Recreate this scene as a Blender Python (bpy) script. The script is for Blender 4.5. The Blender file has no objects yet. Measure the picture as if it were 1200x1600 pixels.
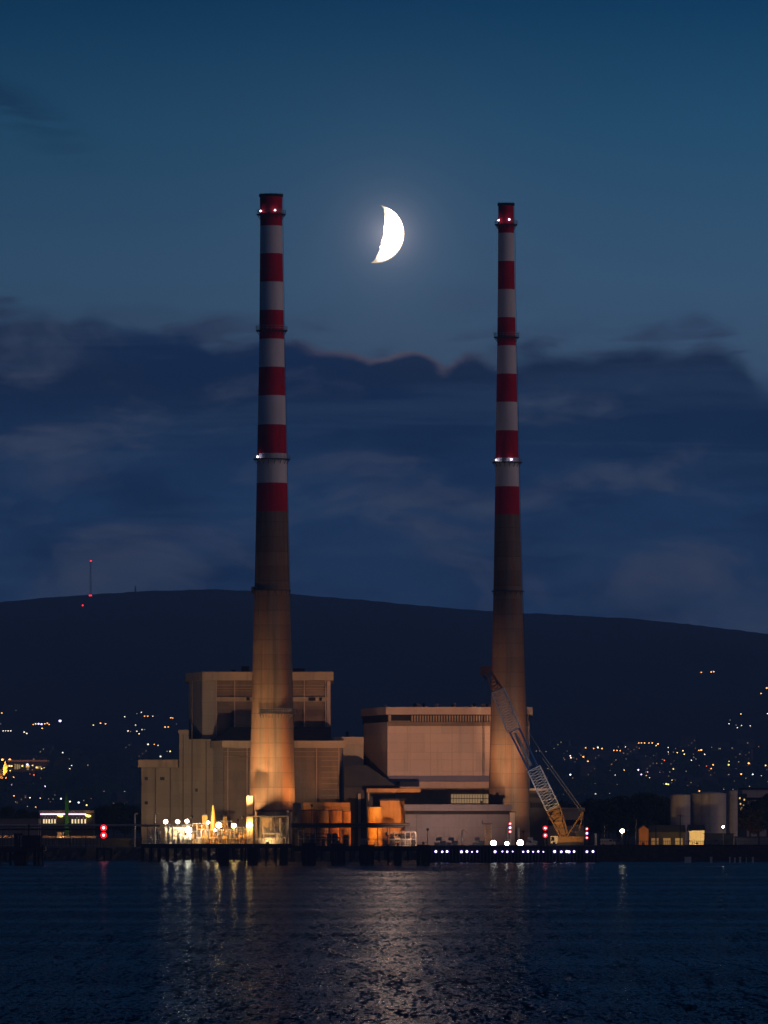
import bpy, math, random
from mathutils import Vector, Matrix
random.seed(7)
R = math.radians
scene = bpy.context.scene
COL = scene.collection

# ------------------------------------------------------------------ camera
K = 9.39e-5            # radians per photo pixel
HZ = 1283.0            # photo row of the true horizon
H = 12.0               # eye height above the water
cam_d = bpy.data.cameras.new("camera")
cam = bpy.data.objects.new("camera", cam_d)
COL.objects.link(cam)
cam.location = (0, 0, H)
cam.rotation_euler = (R(90), 0, 0)
cam_d.sensor_fit = 'HORIZONTAL'
cam_d.sensor_width = 36.0
cam_d.lens = 36.0 / (1200 * K)
cam_d.shift_y = (HZ - 800) / 1200.0 
cam_d.clip_start = 1.0
cam_d.clip_end = 90000
scene.camera = cam

def X(px, D): return (px - 600.0) * K * D
def Z(py, D): return H + (HZ - py) * K * D
def P(px, py, D): return Vector((X(px, D), D, Z(py, D)))

# ------------------------------------------------------------------ world
SUN_AZ = R(109)         # measured clockwise from +Y (view direction), i.e. right and behind
SUN_EL = R(9)
W = bpy.data.worlds.new("World")
scene.world = W
W.use_nodes = True
nt = W.node_tree
nt.nodes.clear()

class NT:
    def __init__(s, nt): s.nt = nt
    def n(s, t, **kw):
        nd = s.nt.nodes.new(t)
        for k, v in kw.items():
            if k == 'ins':
                for i, val in v.items():
                    if isinstance(val, bpy.types.NodeSocket): s.nt.links.new(val, nd.inputs[i])
                    else: nd.inputs[i].default_value = val
            else: setattr(nd, k, v)
        return nd
    def math(s, op, a, b=0.0, c=0.0, clamp=False):
        nd = s.n('ShaderNodeMath', operation=op, use_clamp=clamp, ins={0: a, 1: b, 2: c})
        return nd.outputs[0]
    def mix(s, f, a, b, blend='MIX'):
        nd = s.nt.nodes.new('ShaderNodeMix'); nd.data_type = 'RGBA'; nd.blend_type = blend
        for i, v in ((0, f), (6, a), (7, b)):
            if isinstance(v, bpy.types.NodeSocket): s.nt.links.new(v, nd.inputs[i])
            else:
                nd.inputs[i].default_value = v if i == 0 else (tuple(v) + (1,))[:4]
        return nd.outputs[2]
    def ramp(s, f, pts, interp='LINEAR'):
        nd = s.nt.nodes.new('ShaderNodeValToRGB'); s.nt.links.new(f, nd.inputs[0])
        cr = nd.color_ramp; cr.interpolation = interp
        while len(cr.elements) < len(pts): cr.elements.new(0.5)
        for e, (p, c) in zip(cr.elements, pts):
            e.position = p; e.color = (c, c, c, 1) if not hasattr(c, '__len__') else (tuple(c) + (1,))[:4]
        return nd.outputs[0]
    def map(s, v, a, b, c=0.0, d=1.0, smooth=False):
        nd = s.n('ShaderNodeMapRange', ins={0: v, 1: a, 2: b, 3: c, 4: d})
        if smooth: nd.interpolation_type = 'SMOOTHSTEP'
        return nd.outputs[0]
    def noise(s, vec, scale=1.0, detail=4.0, rough=0.5, dist=0.0, out=0):
        nd = s.n('ShaderNodeTexNoise', ins={'Vector': vec, 'Scale': scale, 'Detail': detail, 'Roughness': rough, 'Distortion': dist})
        return nd.outputs[out]
    def scale(s, vec, v, off=(0, 0, 0)):
        nd = s.n('ShaderNodeMapping', ins={0: vec, 3: v, 1: off}); return nd.outputs[0]
    def link(s, a, b): s.nt.links.new(a, b)

def srgb(r, g, b):
    f = lambda c: (c / 255 / 12.92) if c / 255 <= 0.04045 else ((c / 255 + 0.055) / 1.055) ** 2.4
    return (f(r), f(g), f(b))

w = NT(nt)
tc = w.n('ShaderNodeTexCoord')
dirv = tc.outputs['Generated']
sep = w.n('ShaderNodeSeparateXYZ', ins={0: dirv})
dx, dy, dz = sep.outputs
ax = w.math('DIVIDE', dx, w.math('MAXIMUM', w.math('ABSOLUTE', dy), 0.02))   # azimuth tangent
el = w.math('DIVIDE', dz, w.math('MAXIMUM', w.math('ABSOLUTE', dy), 0.02))   # elevation tangent
def E(y): return (HZ - y) * K
def A(x): return (x - 600) * K
# clear sky colour by elevation (0..0.6)
SK = 1.12
def sk(r, g, b):
    c = srgb(r, g, b); return (c[0] * SK * .97, c[1] * SK * 1.06, c[2] * SK)
grad = w.ramp(w.math('DIVIDE', el, 0.30, clamp=True), [
    (0.0, sk(46, 64, 98)), (E(900) / .3, sk(40, 62, 98)), (E(560) / .3, sk(60, 82, 112)), (E(430) / .3, sk(55, 84, 116)),
    (E(200) / .3, sk(34, 74, 107)), (E(0) / .3, sk(10, 55, 90)), (0.62, sk(5, 38, 70)), (1.0, sk(3, 26, 52))])
# the sky texture tints and varies the whole dome
sky = w.n('ShaderNodeTexSky'); sky.sky_type = 'NISHITA'; sky.sun_disc = False
sky.sun_elevation = R(-3.0); sky.sun_rotation = SUN_AZ; sky.air_density = 1.0; sky.ozone_density = 3.0
# ---- clouds laid out on the dome by direction
uv = w.n('ShaderNodeCombineXYZ', ins={0: ax, 1: el, 2: 0.0}).outputs[0]
n_edge = w.noise(w.scale(uv, (95, 120, 1)), 1.0, 8, 0.60, 0.25)
n_big = w.noise(w.scale(uv, (22, 40, 1), (3.1, 0.4, 0)), 1.0, 3, 0.5)
vor = w.n('ShaderNodeTexVoronoi', feature='SMOOTH_F1', ins={'Vector': w.scale(uv, (170, 230, 1)), 'Scale': 1.0, 'Smoothness': 0.5, 'Randomness': 1.0}).outputs['Distance']
# bank top height as a function of azimuth
topc = w.n('ShaderNodeFloatCurve', ins={1: w.map(ax, A(-400), A(1600))})
cv = topc.mapping.curves[0]
def cy(y): return (E(y) - E(720)) / (E(420) - E(720))
pts = [(-400, 560), (0, 492), (120, 497), (240, 520), (360, 528), (470, 532), (560, 540), (640, 556), (690, 566), (760, 556), (860, 545),
       (1000, 538), (1080, 532), (1130, 542), (1165, 572), (1195, 600), (1235, 580), (1600, 520)]
cpt = [((x + 400) / 2000, cy(y)) for x, y in pts]
cv.points[0].location = cpt[0]; cv.points[1].location = cpt[-1]
for q in cpt[1:-1]: cv.points.new(*q)
topc.mapping.use_clip = False
topc.mapping.update()
topz = w.map(topc.outputs[0], 0, 1, E(720), E(420))
bump_e = w.math('ADD', w.math('MULTIPLY', w.math('SUBTRACT', n_edge, 0.42), 0.0046), w.math('MULTIPLY', w.math('SUBTRACT', 0.45, vor), 0.0036))
depth = w.math('SUBTRACT', w.math('ADD', topz, bump_e), el)       # >0 inside the bank
soft = w.math('MULTIPLY', w.map(n_big, 0.35, 0.65, 0.9, 2.0), w.map(w.math('ABSOLUTE', w.math('SUBTRACT', ax, A(600))), A(700), A(860), 0.0007, 0.0020, True))
bank = w.map(w.math('DIVIDE', depth, soft), -0.5, 1.0, 0, 1, True)
n_in = w.noise(w.scale(uv, (26, 62, 1), (7.7, 2.2, 0)), 1.0, 6, 0.58, 0.3)
n_in2 = w.noise(w.scale(uv, (34, 78, 1), (1.7, 5.2, 0)), 1.0, 6, 0.56, 0.5)
c_cloud = w.ramp(w.math('DIVIDE', el, 0.08, clamp=True), [
    (0.0, sk(38, 62, 100)), (E(920) / .08, sk(36, 60, 100)), (E(780) / .08, sk(31, 58, 98)), (E(670) / .08, sk(22, 45, 80)), (E(590) / .08, sk(20, 39, 70)), (1.0, sk(36, 50, 78))])
c_cloud = w.mix(w.map(n_in, 0.42, 0.66, 0, 0.75, True), c_cloud, sk(15, 38, 74))
c_cloud = w.mix(w.map(n_in2, 0.47, 0.70, 0, 0.75, True), c_cloud, sk(72, 78, 104))
n_lay = w.noise(w.scale(uv, (12, 150, 1), (2.7, 3.2, 0)), 1.0, 5, 0.6, 0.3)
c_cloud = w.mix(w.map(n_lay, 0.48, 0.66, 0, 0.35, True), c_cloud, sk(48, 70, 102))
# moonlit silver lining just along the top of the bank under the moon
MOON = (A(609), E(366))
rimx = w.math('POWER', w.math('MAXIMUM', w.math('SUBTRACT', 1.0, w.math('ABSOLUTE', w.math('DIVIDE', w.math('SUBTRACT', ax, A(610)), 0.018))), 0.0), 0.8)
rim = w.math('MULTIPLY', w.map(w.math('ABSOLUTE', w.math('SUBTRACT', depth, 0.0003)), 0, 0.0017, 1, 0, True), rimx)
c_cloud = w.mix(w.math('MULTIPLY', rim, 0.34), c_cloud, sk(140, 118, 126))
n_veil = w.noise(w.scale(uv, (20, 60, 1), (0.3, 9.1, 0)), 1.0, 4, 0.5, 0.5)
n_wsp = w.noise(w.scale(uv, (45, 170, 1), (8.3, 4.1, 0)), 1.0, 6, 0.6, 0.6)
wsp = w.math('MULTIPLY', w.map(n_wsp, 0.46, 0.66, 0, 0.85, True), w.map(depth, -0.0050, -0.0004, 0, 1, True))
veil = w.math('MULTIPLY', w.map(n_veil, 0.54, 0.72, 0, 0.35, True), w.map(el, E(520), E(250), 1, 0.15))
col = w.mix(veil, grad, sk(52, 66, 96))
col = w.mix(wsp, col, sk(46, 58, 88))
wl = w.noise(w.scale(uv, (40, 210, 1), (4.3, 1.1, 0)), 1.0, 4, 0.55, 0.8)
wisp = w.math('MULTIPLY', w.map(wl, 0.36, 0.58, 0, 0.75, True), w.math('MULTIPLY', w.map(ax, A(200), A(-40), 0, 1, True),
       w.map(w.math('ABSOLUTE', w.math('SUBTRACT', el, w.math('SUBTRACT', E(190), w.math('MULTIPLY', w.math('SUBTRACT', ax, A(60)), 0.5)))), 0, 0.006, 1, 0, True)))
col = w.mix(wisp, col, sk(20, 44, 76))
# aureole of moonlit air round the moon's direction
md = w.math('SQRT', w.math('ADD', w.math('POWER', w.math('SUBTRACT', ax, MOON[0]), 2), w.math('POWER', w.math('SUBTRACT', el, MOON[1]), 2)))
aur = w.math('ADD', w.math('MULTIPLY', w.math('EXPONENT', w.math('DIVIDE', w.math('MULTIPLY', md, -1.0), 0.0021)), 0.46),
             w.math('MULTIPLY', w.math('EXPONENT', w.math('DIVIDE', w.math('MULTIPLY', md, -1.0), 0.010)), 0.045))
col = w.n('ShaderNodeVectorMath', operation='SCALE', ins={0: col, 3: w.map(ax, A(0), A(1200), 0.88, 1.10)}).outputs[0]
col = w.mix(bank, col, c_cloud)
front = w.math('GREATER_THAN', dy, 0.0)
aurc = w.n('ShaderNodeVectorMath', operation='SCALE', ins={0: (1.0, 0.88, 0.95), 3: w.math('MULTIPLY', aur, w.math('MULTIPLY', front, w.math('SUBTRACT', 1.0, w.math('MULTIPLY', bank, 0.75))))})
col = w.mix(1.0, col, aurc.outputs[0], 'ADD')
bg1 = w.n('ShaderNodeBackground', ins={0: col, 1: 1.0})
bg2 = w.n('ShaderNodeBackground', ins={0: sky.outputs[0], 1: 0.05})
add = w.n('ShaderNodeAddShader', ins={0: bg1.outputs[0], 1: bg2.outputs[0]})
wo = w.n('ShaderNodeOutputWorld', ins={0: add.outputs[0]})
W.cycles.sampling_method = 'MANUAL'; W.cycles.sample_map_resolution = 1024

# ------------------------------------------------------------------ afterglow (the one sun lamp, very low and weak)
sd = bpy.data.lights.new("sun", 'SUN')
sun = bpy.data.objects.new("sun", sd); COL.objects.link(sun)
sd.energy = 0.54; sd.angle = R(45); sd.color = (1.0, 0.70, 0.66)
dvec = Vector((math.sin(SUN_AZ) * math.cos(SUN_EL), math.cos(SUN_AZ) * math.cos(SUN_EL), math.sin(SUN_EL)))
sun.rotation_euler = (-dvec).to_track_quat('-Z', 'Y').to_euler()
sun.location = (800, -200, 400)

scene.view_settings.view_transform = 'Standard'
scene.view_settings.look = 'None'
scene.view_settings.exposure = 0.0
scene.view_settings.gamma = 1.0
scene.cycles.max_bounces = 5; scene.cycles.diffuse_bounces = 2; scene.cycles.glossy_bounces = 3
scene.cycles.volume_bounces = 0
scene.cycles.transparent_max_bounces = 6
scene.cycles.sample_clamp_indirect = 3.0
scene.cycles.use_denoising = True

# ------------------------------------------------------------------ helpers
def setp(o, label=None, cat=None, group=None, kind=None):
    if label: o['label'] = label
    if cat: o['category'] = cat
    if group: o['group'] = group
    if kind: o['kind'] = kind
    return o

def thing(name, label, cat, loc=(0, 0, 0), group=None):
    o = bpy.data.objects.new(name, None); COL.objects.link(o)
    o.location = loc; o.empty_display_size = 0.5
    return setp(o, label, cat, group)

def wloc(o):
    v = Vector((0, 0, 0))
    while o is not None:
        v += o.location; o = o.parent
    return v

class MB:
    def __init__(s): s.v = []; s.f = []; s.m = []; s.sm = []
    def add(s, vs, fs, m=0, smooth=False):
        b = len(s.v); s.v += [Vector(q) for q in vs]
        for f in fs:
            s.f.append([b + i for i in f]); s.m.append(m); s.sm.append(smooth)
        return s
    def box(s, x0, x1, y0, y1, z0, z1, m=0):
        vs = [(x, y, z) for z in (z0, z1) for x, y in ((x0, y0), (x1, y0), (x1, y1), (x0, y1))]
        return s.add(vs, [(3, 2, 1, 0), (4, 5, 6, 7), (0, 1, 5, 4), (1, 2, 6, 5), (2, 3, 7, 6), (3, 0, 4, 7)], m)
    def pbox(s, a, b, top, bot, D, dep, m=0):
        """box measured on the photo: columns a..b, rows top..bot at distance D, depth dep metres"""
        return s.box(X(a, D), X(b, D), D, D + dep, Z(bot, D), Z(top, D), m)
    def prism(s, pts, z0, z1, m=0, ztop=None):
        n = len(pts); zt = ztop or [z1] * n
        vs = [(x, y, z0) for x, y in pts] + [(pts[i][0], pts[i][1], zt[i]) for i in range(n)]
        fs = [tuple(range(n))[::-1], tuple(range(n, 2 * n))] + [(i, (i + 1) % n, n + (i + 1) % n, n + i) for i in range(n)]
        return s.add(vs, fs, m)
    def tube(s, p, q, r, r2=None, n=6, m=0, cap=True, smooth=True):
        p = Vector(p); q = Vector(q); r2 = r if r2 is None else r2
        d = (q - p)
        if d.length < 1e-6: return s
        d.normalize()
        u = d.cross(Vector((0, 0, 1))) if abs(d.z) < 0.95 else d.cross(Vector((1, 0, 0)))
        u.normalize(); t = d.cross(u)
        vs = []
        for c, rr in ((p, r), (q, r2)):
            for i in range(n):
                a = 2 * math.pi * i / n + math.pi / n
                vs.append(c + (u * math.cos(a) + t * math.sin(a)) * rr)
        s.add(vs, [(i, (i + 1) % n, n + (i + 1) % n, n + i) for i in range(n)], m, smooth and n > 5)
        if cap: s.add(vs, [tuple(range(n))[::-1], tuple(range(n, 2 * n))], m)
        return s
    def lathe(s, prof, cx, cy, n=32, m=0, cap=True, smooth=True, mats=None):
        """prof: list of (r, z) or (r, z, dx)"""
        vs = []
        for p in prof:
            ox = p[2] if len(p) > 2 else 0
            for i in range(n):
                a = 2 * math.pi * i / n
                vs.append((cx + ox + p[0] * math.cos(a), cy + p[0] * math.sin(a), p[1]))
        b = len(s.v); s.v += [Vector(q) for q in vs]
        for j in range(len(prof) - 1):
            for i in range(n):
                s.f.append([b + j * n + i, b + j * n + (i + 1) % n, b + (j + 1) * n + (i + 1) % n, b + (j + 1) * n + i])
                s.m.append(mats[j] if mats else m); s.sm.append(smooth)
        if cap:
            L = len(prof) - 1
            s.f.append([b + i for i in range(n)][::-1]); s.m.append(mats[0] if mats else m); s.sm.append(False)
            s.f.append([b + L * n + i for i in range(n)]); s.m.append(mats[-1] if mats else m); s.sm.append(False)
        return s
    def ball(s, c, r, m=0, seg=8, rings=5, sz=1.0):
        c = Vector(c); vs = [c + Vector((0, 0, -r * sz))]
        for j in range(1, rings):
            t = -math.pi / 2 + math.pi * j / rings
            for i in range(seg):
                a = 2 * math.pi * i / seg
                vs.append(c + Vector((r * math.cos(t) * math.cos(a), r * math.cos(t) * math.sin(a), r * sz * math.sin(t))))
        vs.append(c + Vector((0, 0, r * sz)))
        fs = [(0, 1 + (i + 1) % seg, 1 + i) for i in range(seg)]
        for j in range(rings - 2):
            o = 1 + j * seg
            fs += [(o + i, o + (i + 1) % seg, o + seg + (i + 1) % seg, o + seg + i) for i in range(seg)]
        o = 1 + (rings - 2) * seg; L = len(vs) - 1
        fs += [(o + i, o + (i + 1) % seg, L) for i in range(seg)]
        return s.add(vs, fs, m, True)
    def build(s, name, mat, parent=None, **kw):
        me = bpy.data.meshes.new(name)
        off = wloc(parent)
        me.from_pydata([tuple(v - off) for v in s.v], [], s.f)
        mats = mat if isinstance(mat, (list, tuple)) else [mat]
        for mm in mats: me.materials.append(mm)
        me.polygons.foreach_set('material_index', s.m)
        me.polygons.foreach_set('use_smooth', s.sm)
        me.update()
        o = bpy.data.objects.new(name, me); COL.objects.link(o); o.parent = parent
        return setp(o, **kw)

def single(mb, name, mat, label, cat, base, group=None):
    """a thing that is one mesh, origin at its base"""
    off = Vector(base); mb.v = [v - off for v in mb.v]
    o = mb.build(name, mat, None, label=label, cat=cat, group=group)
    o.location = off
    return o

def copy_tree(o, parent=None):
    c = o.copy(); COL.objects.link(c); c.parent = parent
    for ch in list(o.children): copy_tree(ch, c)
    return c

# ------------------------------------------------------------------ materials
def pmat(name, color, rough=0.8, metal=0.0, var=0.25, scale=(0.3, 0.3, 0.3), var2=0.0, scale2=(1, 1, 0.05), streak_col=None, spec=0.3, bump=0.0, panel=None, rust=None, rings=0.0):
    m = bpy.data.materials.new(name); m.use_nodes = True
    t = NT(m.node_tree); m.node_tree.nodes.clear()
    tcn = t.n('ShaderNodeTexCoord').outputs['Object']
    base = color
    n1 = t.noise(t.scale(tcn, scale), 1.0, 5, 0.6)
    dark = tuple(c * (1 - var) for c in color); light = tuple(min(1, c * (1 + var)) for c in color)
    c = t.mix(t.map(n1, 0.3, 0.7), dark, light)
    if var2:
        n2 = t.noise(t.scale(tcn, scale2, (3, 1, 2)), 1.0, 6, 0.65, 0.1)
        sc = streak_col or tuple(q * 0.45 for q in color)
        c = t.mix(t.map(n2, 0.48, 0.68, 0, var2, True), c, sc)
    if rust:
        n3 = t.noise(t.scale(tcn, (0.33, 0.33, 0.009), (9, 4, 1)), 1.0, 6, 0.6)
        c = t.mix(t.map(n3, 0.46, 0.60, 0, 0.85, True), c, rust)
        n4 = t.noise(t.scale(tcn, (0.9, 0.9, 0.03), (2, 8, 1)), 1.0, 6, 0.6)
        c = t.mix(t.map(n4, 0.54, 0.70, 0, 0.5, True), c, tuple(q * 1.5 for q in color))
    if rings:
        z_ = t.n('ShaderNodeSeparateXYZ', ins={0: tcn}).outputs[2]
        fr = t.math('FRACT', t.math('DIVIDE', z_, rings))
        c = t.mix(t.math('MULTIPLY', t.math('LESS_THAN', fr, 0.06), 0.45), c, tuple(q * .35 for q in color))
        cell = t.n('ShaderNodeTexWhiteNoise', noise_dimensions='1D', ins={'W': t.math('FLOOR', t.math('DIVIDE', z_, rings))}).outputs[0]
        c = t.n('ShaderNodeVectorMath', operation='SCALE', ins={0: c, 3: t.map(cell, 0, 1, .86, 1.12)}).outputs[0]
    if panel:
        pw, ph, amt = panel
        mp = t.n('ShaderNodeMapping', ins={0: tcn, 2: (R(90), 0, 0)}).outputs[0]
        br = t.n('ShaderNodeTexBrick', offset=0.5, ins={'Vector': mp, 'Color1': (0, 0, 0, 1), 'Color2': (1, 1, 1, 1), 'Mortar': (0.5, 0.5, 0.5, 1), 'Scale': 1.0,
                 'Mortar Size': 0.06, 'Brick Width': pw, 'Row Height': ph})
        pc = t.map(br.outputs['Color'], 0, 1, 1 - amt, 1 + amt)
        pv = t.n('ShaderNodeVectorMath', operation='SCALE', ins={0: c, 3: pc}).outputs[0]
        c = t.mix(t.math('MULTIPLY', br.outputs['Fac'], 0.35), pv, tuple(q * 0.4 for q in color))
    b = t.n('ShaderNodeBsdfPrincipled', ins={'Base Color': c if isinstance(c, bpy.types.NodeSocket) else tuple(c) + (1,), 'Roughness': rough, 'Metallic': metal, 'Specular IOR Level': spec})
    if bump:
        bn = t.n('ShaderNodeBump', ins={'Height': n1, 'Strength': bump, 'Distance': 0.3}); t.link(bn.outputs[0], b.inputs['Normal'])
    t.n('ShaderNodeOutputMaterial', ins={0: b.outputs[0]})
    return m

def emat(name, color, strength, sample=True, body=(0.1, 0.1, 0.1)):
    m = bpy.data.materials.new(name); m.use_nodes = True
    t = NT(m.node_tree); m.node_tree.nodes.clear()
    oi = t.n('ShaderNodeObjectInfo').outputs['Random']
    st = t.math('MULTIPLY', t.map(oi, 0, 1, 0.85, 1.15), strength)
    b = t.n('ShaderNodeBsdfPrincipled', ins={'Base Color': body + (1,), 'Roughness': 0.4, 'Emission Color': tuple(color) + (1,), 'Emission Strength': st})
    t.n('ShaderNodeOutputMaterial', ins={0: b.outputs[0]})
    m.cycles.emission_sampling = 'FRONT' if sample else 'NONE'
    return m

M = {}
M['concrete'] = pmat('weathered_concrete', (0.165, 0.125, 0.095), 0.9, var=0.2, scale=(0.12, 0.12, 0.05), var2=0.75, scale2=(0.6, 0.6, 0.015), rust=(0.20, 0.095, 0.045), rings=4.6)
M['red'] = pmat('red_paint', (0.40, 0.003, 0.016), 0.75, var=0.22, scale=(0.3, 0.3, 0.1), var2=0.45, scale2=(0.8, 0.8, 0.05), spec=0.15)
M['white'] = pmat('white_paint', (0.60, 0.56, 0.57), 0.75, var=0.08, scale=(0.3, 0.3, 0.1), var2=0.25, scale2=(0.8, 0.8, 0.05), streak_col=(0.36, 0.32, 0.32), spec=0.15)
M['steel'] = pmat('galvanised_steel', (0.30, 0.30, 0.30), 0.5, 0.4, var=0.2)
M['darksteel'] = pmat('dark_steel', (0.045, 0.045, 0.05), 0.7, 0.2, var=0.3)
M['black'] = pmat('tarred_timber', (0.012, 0.011, 0.012), 0.85, var=0.4, var2=0.4)
M['wall'] = pmat('buff_wall', (0.36, 0.30, 0.235), 0.9, var=0.10, scale=(0.06, 0.06, 0.06), var2=0.35, scale2=(0.35, 0.35, 0.02), panel=(9, 4.2, 0.05))
M['fascia'] = pmat('buff_fascia', (0.40, 0.31, 0.22), 0.9, var=0.12, scale=(0.1, 0.1, 0.4), var2=0.4, scale2=(0.5, 0.5, 0.05))
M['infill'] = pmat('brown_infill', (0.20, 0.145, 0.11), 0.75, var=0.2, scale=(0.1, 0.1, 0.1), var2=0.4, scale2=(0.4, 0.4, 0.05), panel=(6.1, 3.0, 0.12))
M['clad'] = pmat('pale_cladding', (0.53, 0.42, 0.37), 0.8, var=0.06, scale=(0.05, 0.05, 0.05), var2=0.25, scale2=(0.6, 0.6, 0.02), panel=(11, 6.0, 0.08))
M['cladsh'] = pmat('pale_fascia', (0.45, 0.34, 0.29), 0.8, var=0.08, scale=(0.2, 0.2, 0.2), var2=0.25, scale2=(0.5, 0.5, 0.05))
M['roof'] = pmat('dark_roofing', (0.03, 0.032, 0.04), 0.9, var=0.3)
M['blue'] = pmat('blue_band', (0.14, 0.14, 0.22), 0.7, var=0.1)
M['grey'] = pmat('grey_cladding', (0.12, 0.12, 0.16), 0.7, var=0.1, scale=(0.1, 0.1, 0.1), var2=0.3, scale2=(0.8, 0.8, 0.03), panel=(6, 3, 0.06))
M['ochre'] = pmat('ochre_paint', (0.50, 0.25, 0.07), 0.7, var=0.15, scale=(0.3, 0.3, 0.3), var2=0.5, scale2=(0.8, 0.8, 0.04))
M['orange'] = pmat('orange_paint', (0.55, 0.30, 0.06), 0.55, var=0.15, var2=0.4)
M['cranepaint'] = pmat('faded_crane_yellow', (0.30, 0.15, 0.04), 0.65, var=0.25, var2=0.4)
M['cream'] = pmat('cream_paint', (0.65, 0.58, 0.46), 0.7, var=0.12, var2=0.3)
M['boomwhite'] = pmat('boom_white', (0.50, 0.50, 0.53), 0.6, var=0.15)
M['boomblue'] = pmat('boom_blue', (0.03, 0.09, 0.26), 0.55, var=0.2)
M['rust'] = pmat('rusty_head', (0.20, 0.08, 0.05), 0.8, var=0.4)
M['green'] = pmat('green_copper', (0.10, 0.22, 0.05), 0.7, var=0.2)
M['tank'] = pmat('tank_shell', (0.38, 0.34, 0.34), 0.7, var=0.08, scale=(0.1, 0.1, 0.1), var2=0.4, scale2=(0.6, 0.6, 0.02), panel=(8, 2.4, 0.05))
M['earth'] = pmat('dark_ground', (0.035, 0.033, 0.030), 0.95, var=0.4, scale=(0.05, 0.05, 0.05), spec=0.05)
M['rock'] = pmat('quay_stone', (0.03, 0.028, 0.027), 0.9, var=0.5, scale=(0.6, 0.6, 0.9), var2=0.5, scale2=(0.5, 0.5, 0.5), bump=0.5)
M['hillm'] = pmat('heather_slope', (0.018, 0.022, 0.020), 0.95, var=0.45, scale=(0.004, 0.0015, 0.004), var2=0.6, scale2=(0.02, 0.008, 0.02), spec=0.0)
M['leaf'] = pmat('dark_leaves', (0.035, 0.05, 0.02), 0.8, var=0.5, scale=(0.4, 0.4, 0.4), spec=0.1)
M['bark'] = pmat('bark', (0.05, 0.04, 0.03), 0.9, var=0.3)
M['house'] = pmat('house_render', (0.05, 0.045, 0.045), 0.85, var=0.2)
M['slate'] = pmat('slate', (0.04, 0.04, 0.045), 0.8, var=0.3)
M['post'] = pmat('weathered_pale_post', (0.28, 0.36, 0.42), 0.8, var=0.2)

# ------------------------------------------------------------------ setting: water, ground, hills
def water_mat():
    m = bpy.data.materials.new('estuary_water'); m.use_nodes = True
    t = NT(m.node_tree); m.node_tree.nodes.clear()
    p = t.n('ShaderNodeTexCoord').outputs['Object']
    def slopes(sc, off, det, rough):
        nd = t.n('ShaderNodeTexNoise', ins={'Vector': t.scale(p, sc, off), 'Scale': 1.0, 'Detail': det, 'Roughness': rough})
        return t.n('ShaderNodeVectorMath', operation='SUBTRACT', ins={0: nd.outputs['Color'], 1: (0.5, 0.5, 0.5)}).outputs[0]
    a = slopes((0.9, 0.045, 1), (0, 0, 0), 4, 0.72)
    b = slopes((0.06, 0.006, 1), (11, 3, 0), 2, 0.5)
    c = slopes((3.4, 0.33, 1), (5, 1, 0), 3, 0.66)
    a = t.n('ShaderNodeVectorMath', operation='SCALE', ins={0: a, 3: 0.7}).outputs[0]
    b = t.n('ShaderNodeVectorMath', operation='SCALE', ins={0: b, 3: 0.2}).outputs[0]
    sl = t.n('ShaderNodeVectorMath', operation='ADD', ins={0: a, 1: b}).outputs[0]
    sl = t.n('ShaderNodeVectorMath', operation='ADD', ins={0: sl, 1: c}).outputs[0]
    slick = t.noise(t.scale(p, (0.0012, 0.014, 1), (2, 7.3, 0)), 1.0, 6, 0.62)
    amp = t.map(slick, 0.38, 0.60, 0.42, 1.12, True)
    sx = t.n('ShaderNodeVectorMath', operation='MULTIPLY', ins={0: sl, 1: (1.25, 2.0, 0.0)}).outputs[0]
    sx = t.n('ShaderNodeVectorMath', operation='SCALE', ins={0: sx, 3: amp}).outputs[0]
    nrm = t.n('ShaderNodeVectorMath', operation='NORMALIZE', ins={0: t.n('ShaderNodeVectorMath', operation='ADD', ins={0: sx, 1: (0, -0.012, 1)}).outputs[0]}).outputs[0]
    fr = t.n('ShaderNodeFresnel', ins={'IOR': 1.333, 'Normal': nrm}).outputs[0]
    body = t.n('ShaderNodeBsdfDiffuse', ins={0: (0.002, 0.007, 0.014, 1)})
    # small waves hide part of every sloping face, so a rough sea mirrors less than flat water
    gloss = t.n('ShaderNodeBsdfAnisotropic', distribution='GGX', ins={'Color': (0.68, 0.86, 1.0, 1), 'Roughness': 0.17, 'Normal': nrm})
    mx = t.n('ShaderNodeMixShader', ins={0: t.math('MULTIPLY', fr, 0.48), 1: body.outputs[0], 2: gloss.outputs[0]})
    t.n('ShaderNodeOutputMaterial', ins={0: mx.outputs[0]})
    return m
mb = MB(); mb.add([(-3500, -60, 0), (3500, -60, 0), (3500, 2130, 0), (-3500, 2130, 0)], [(0, 1, 2, 3)])
mb.build('water', water_mat(), kind='structure')

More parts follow.
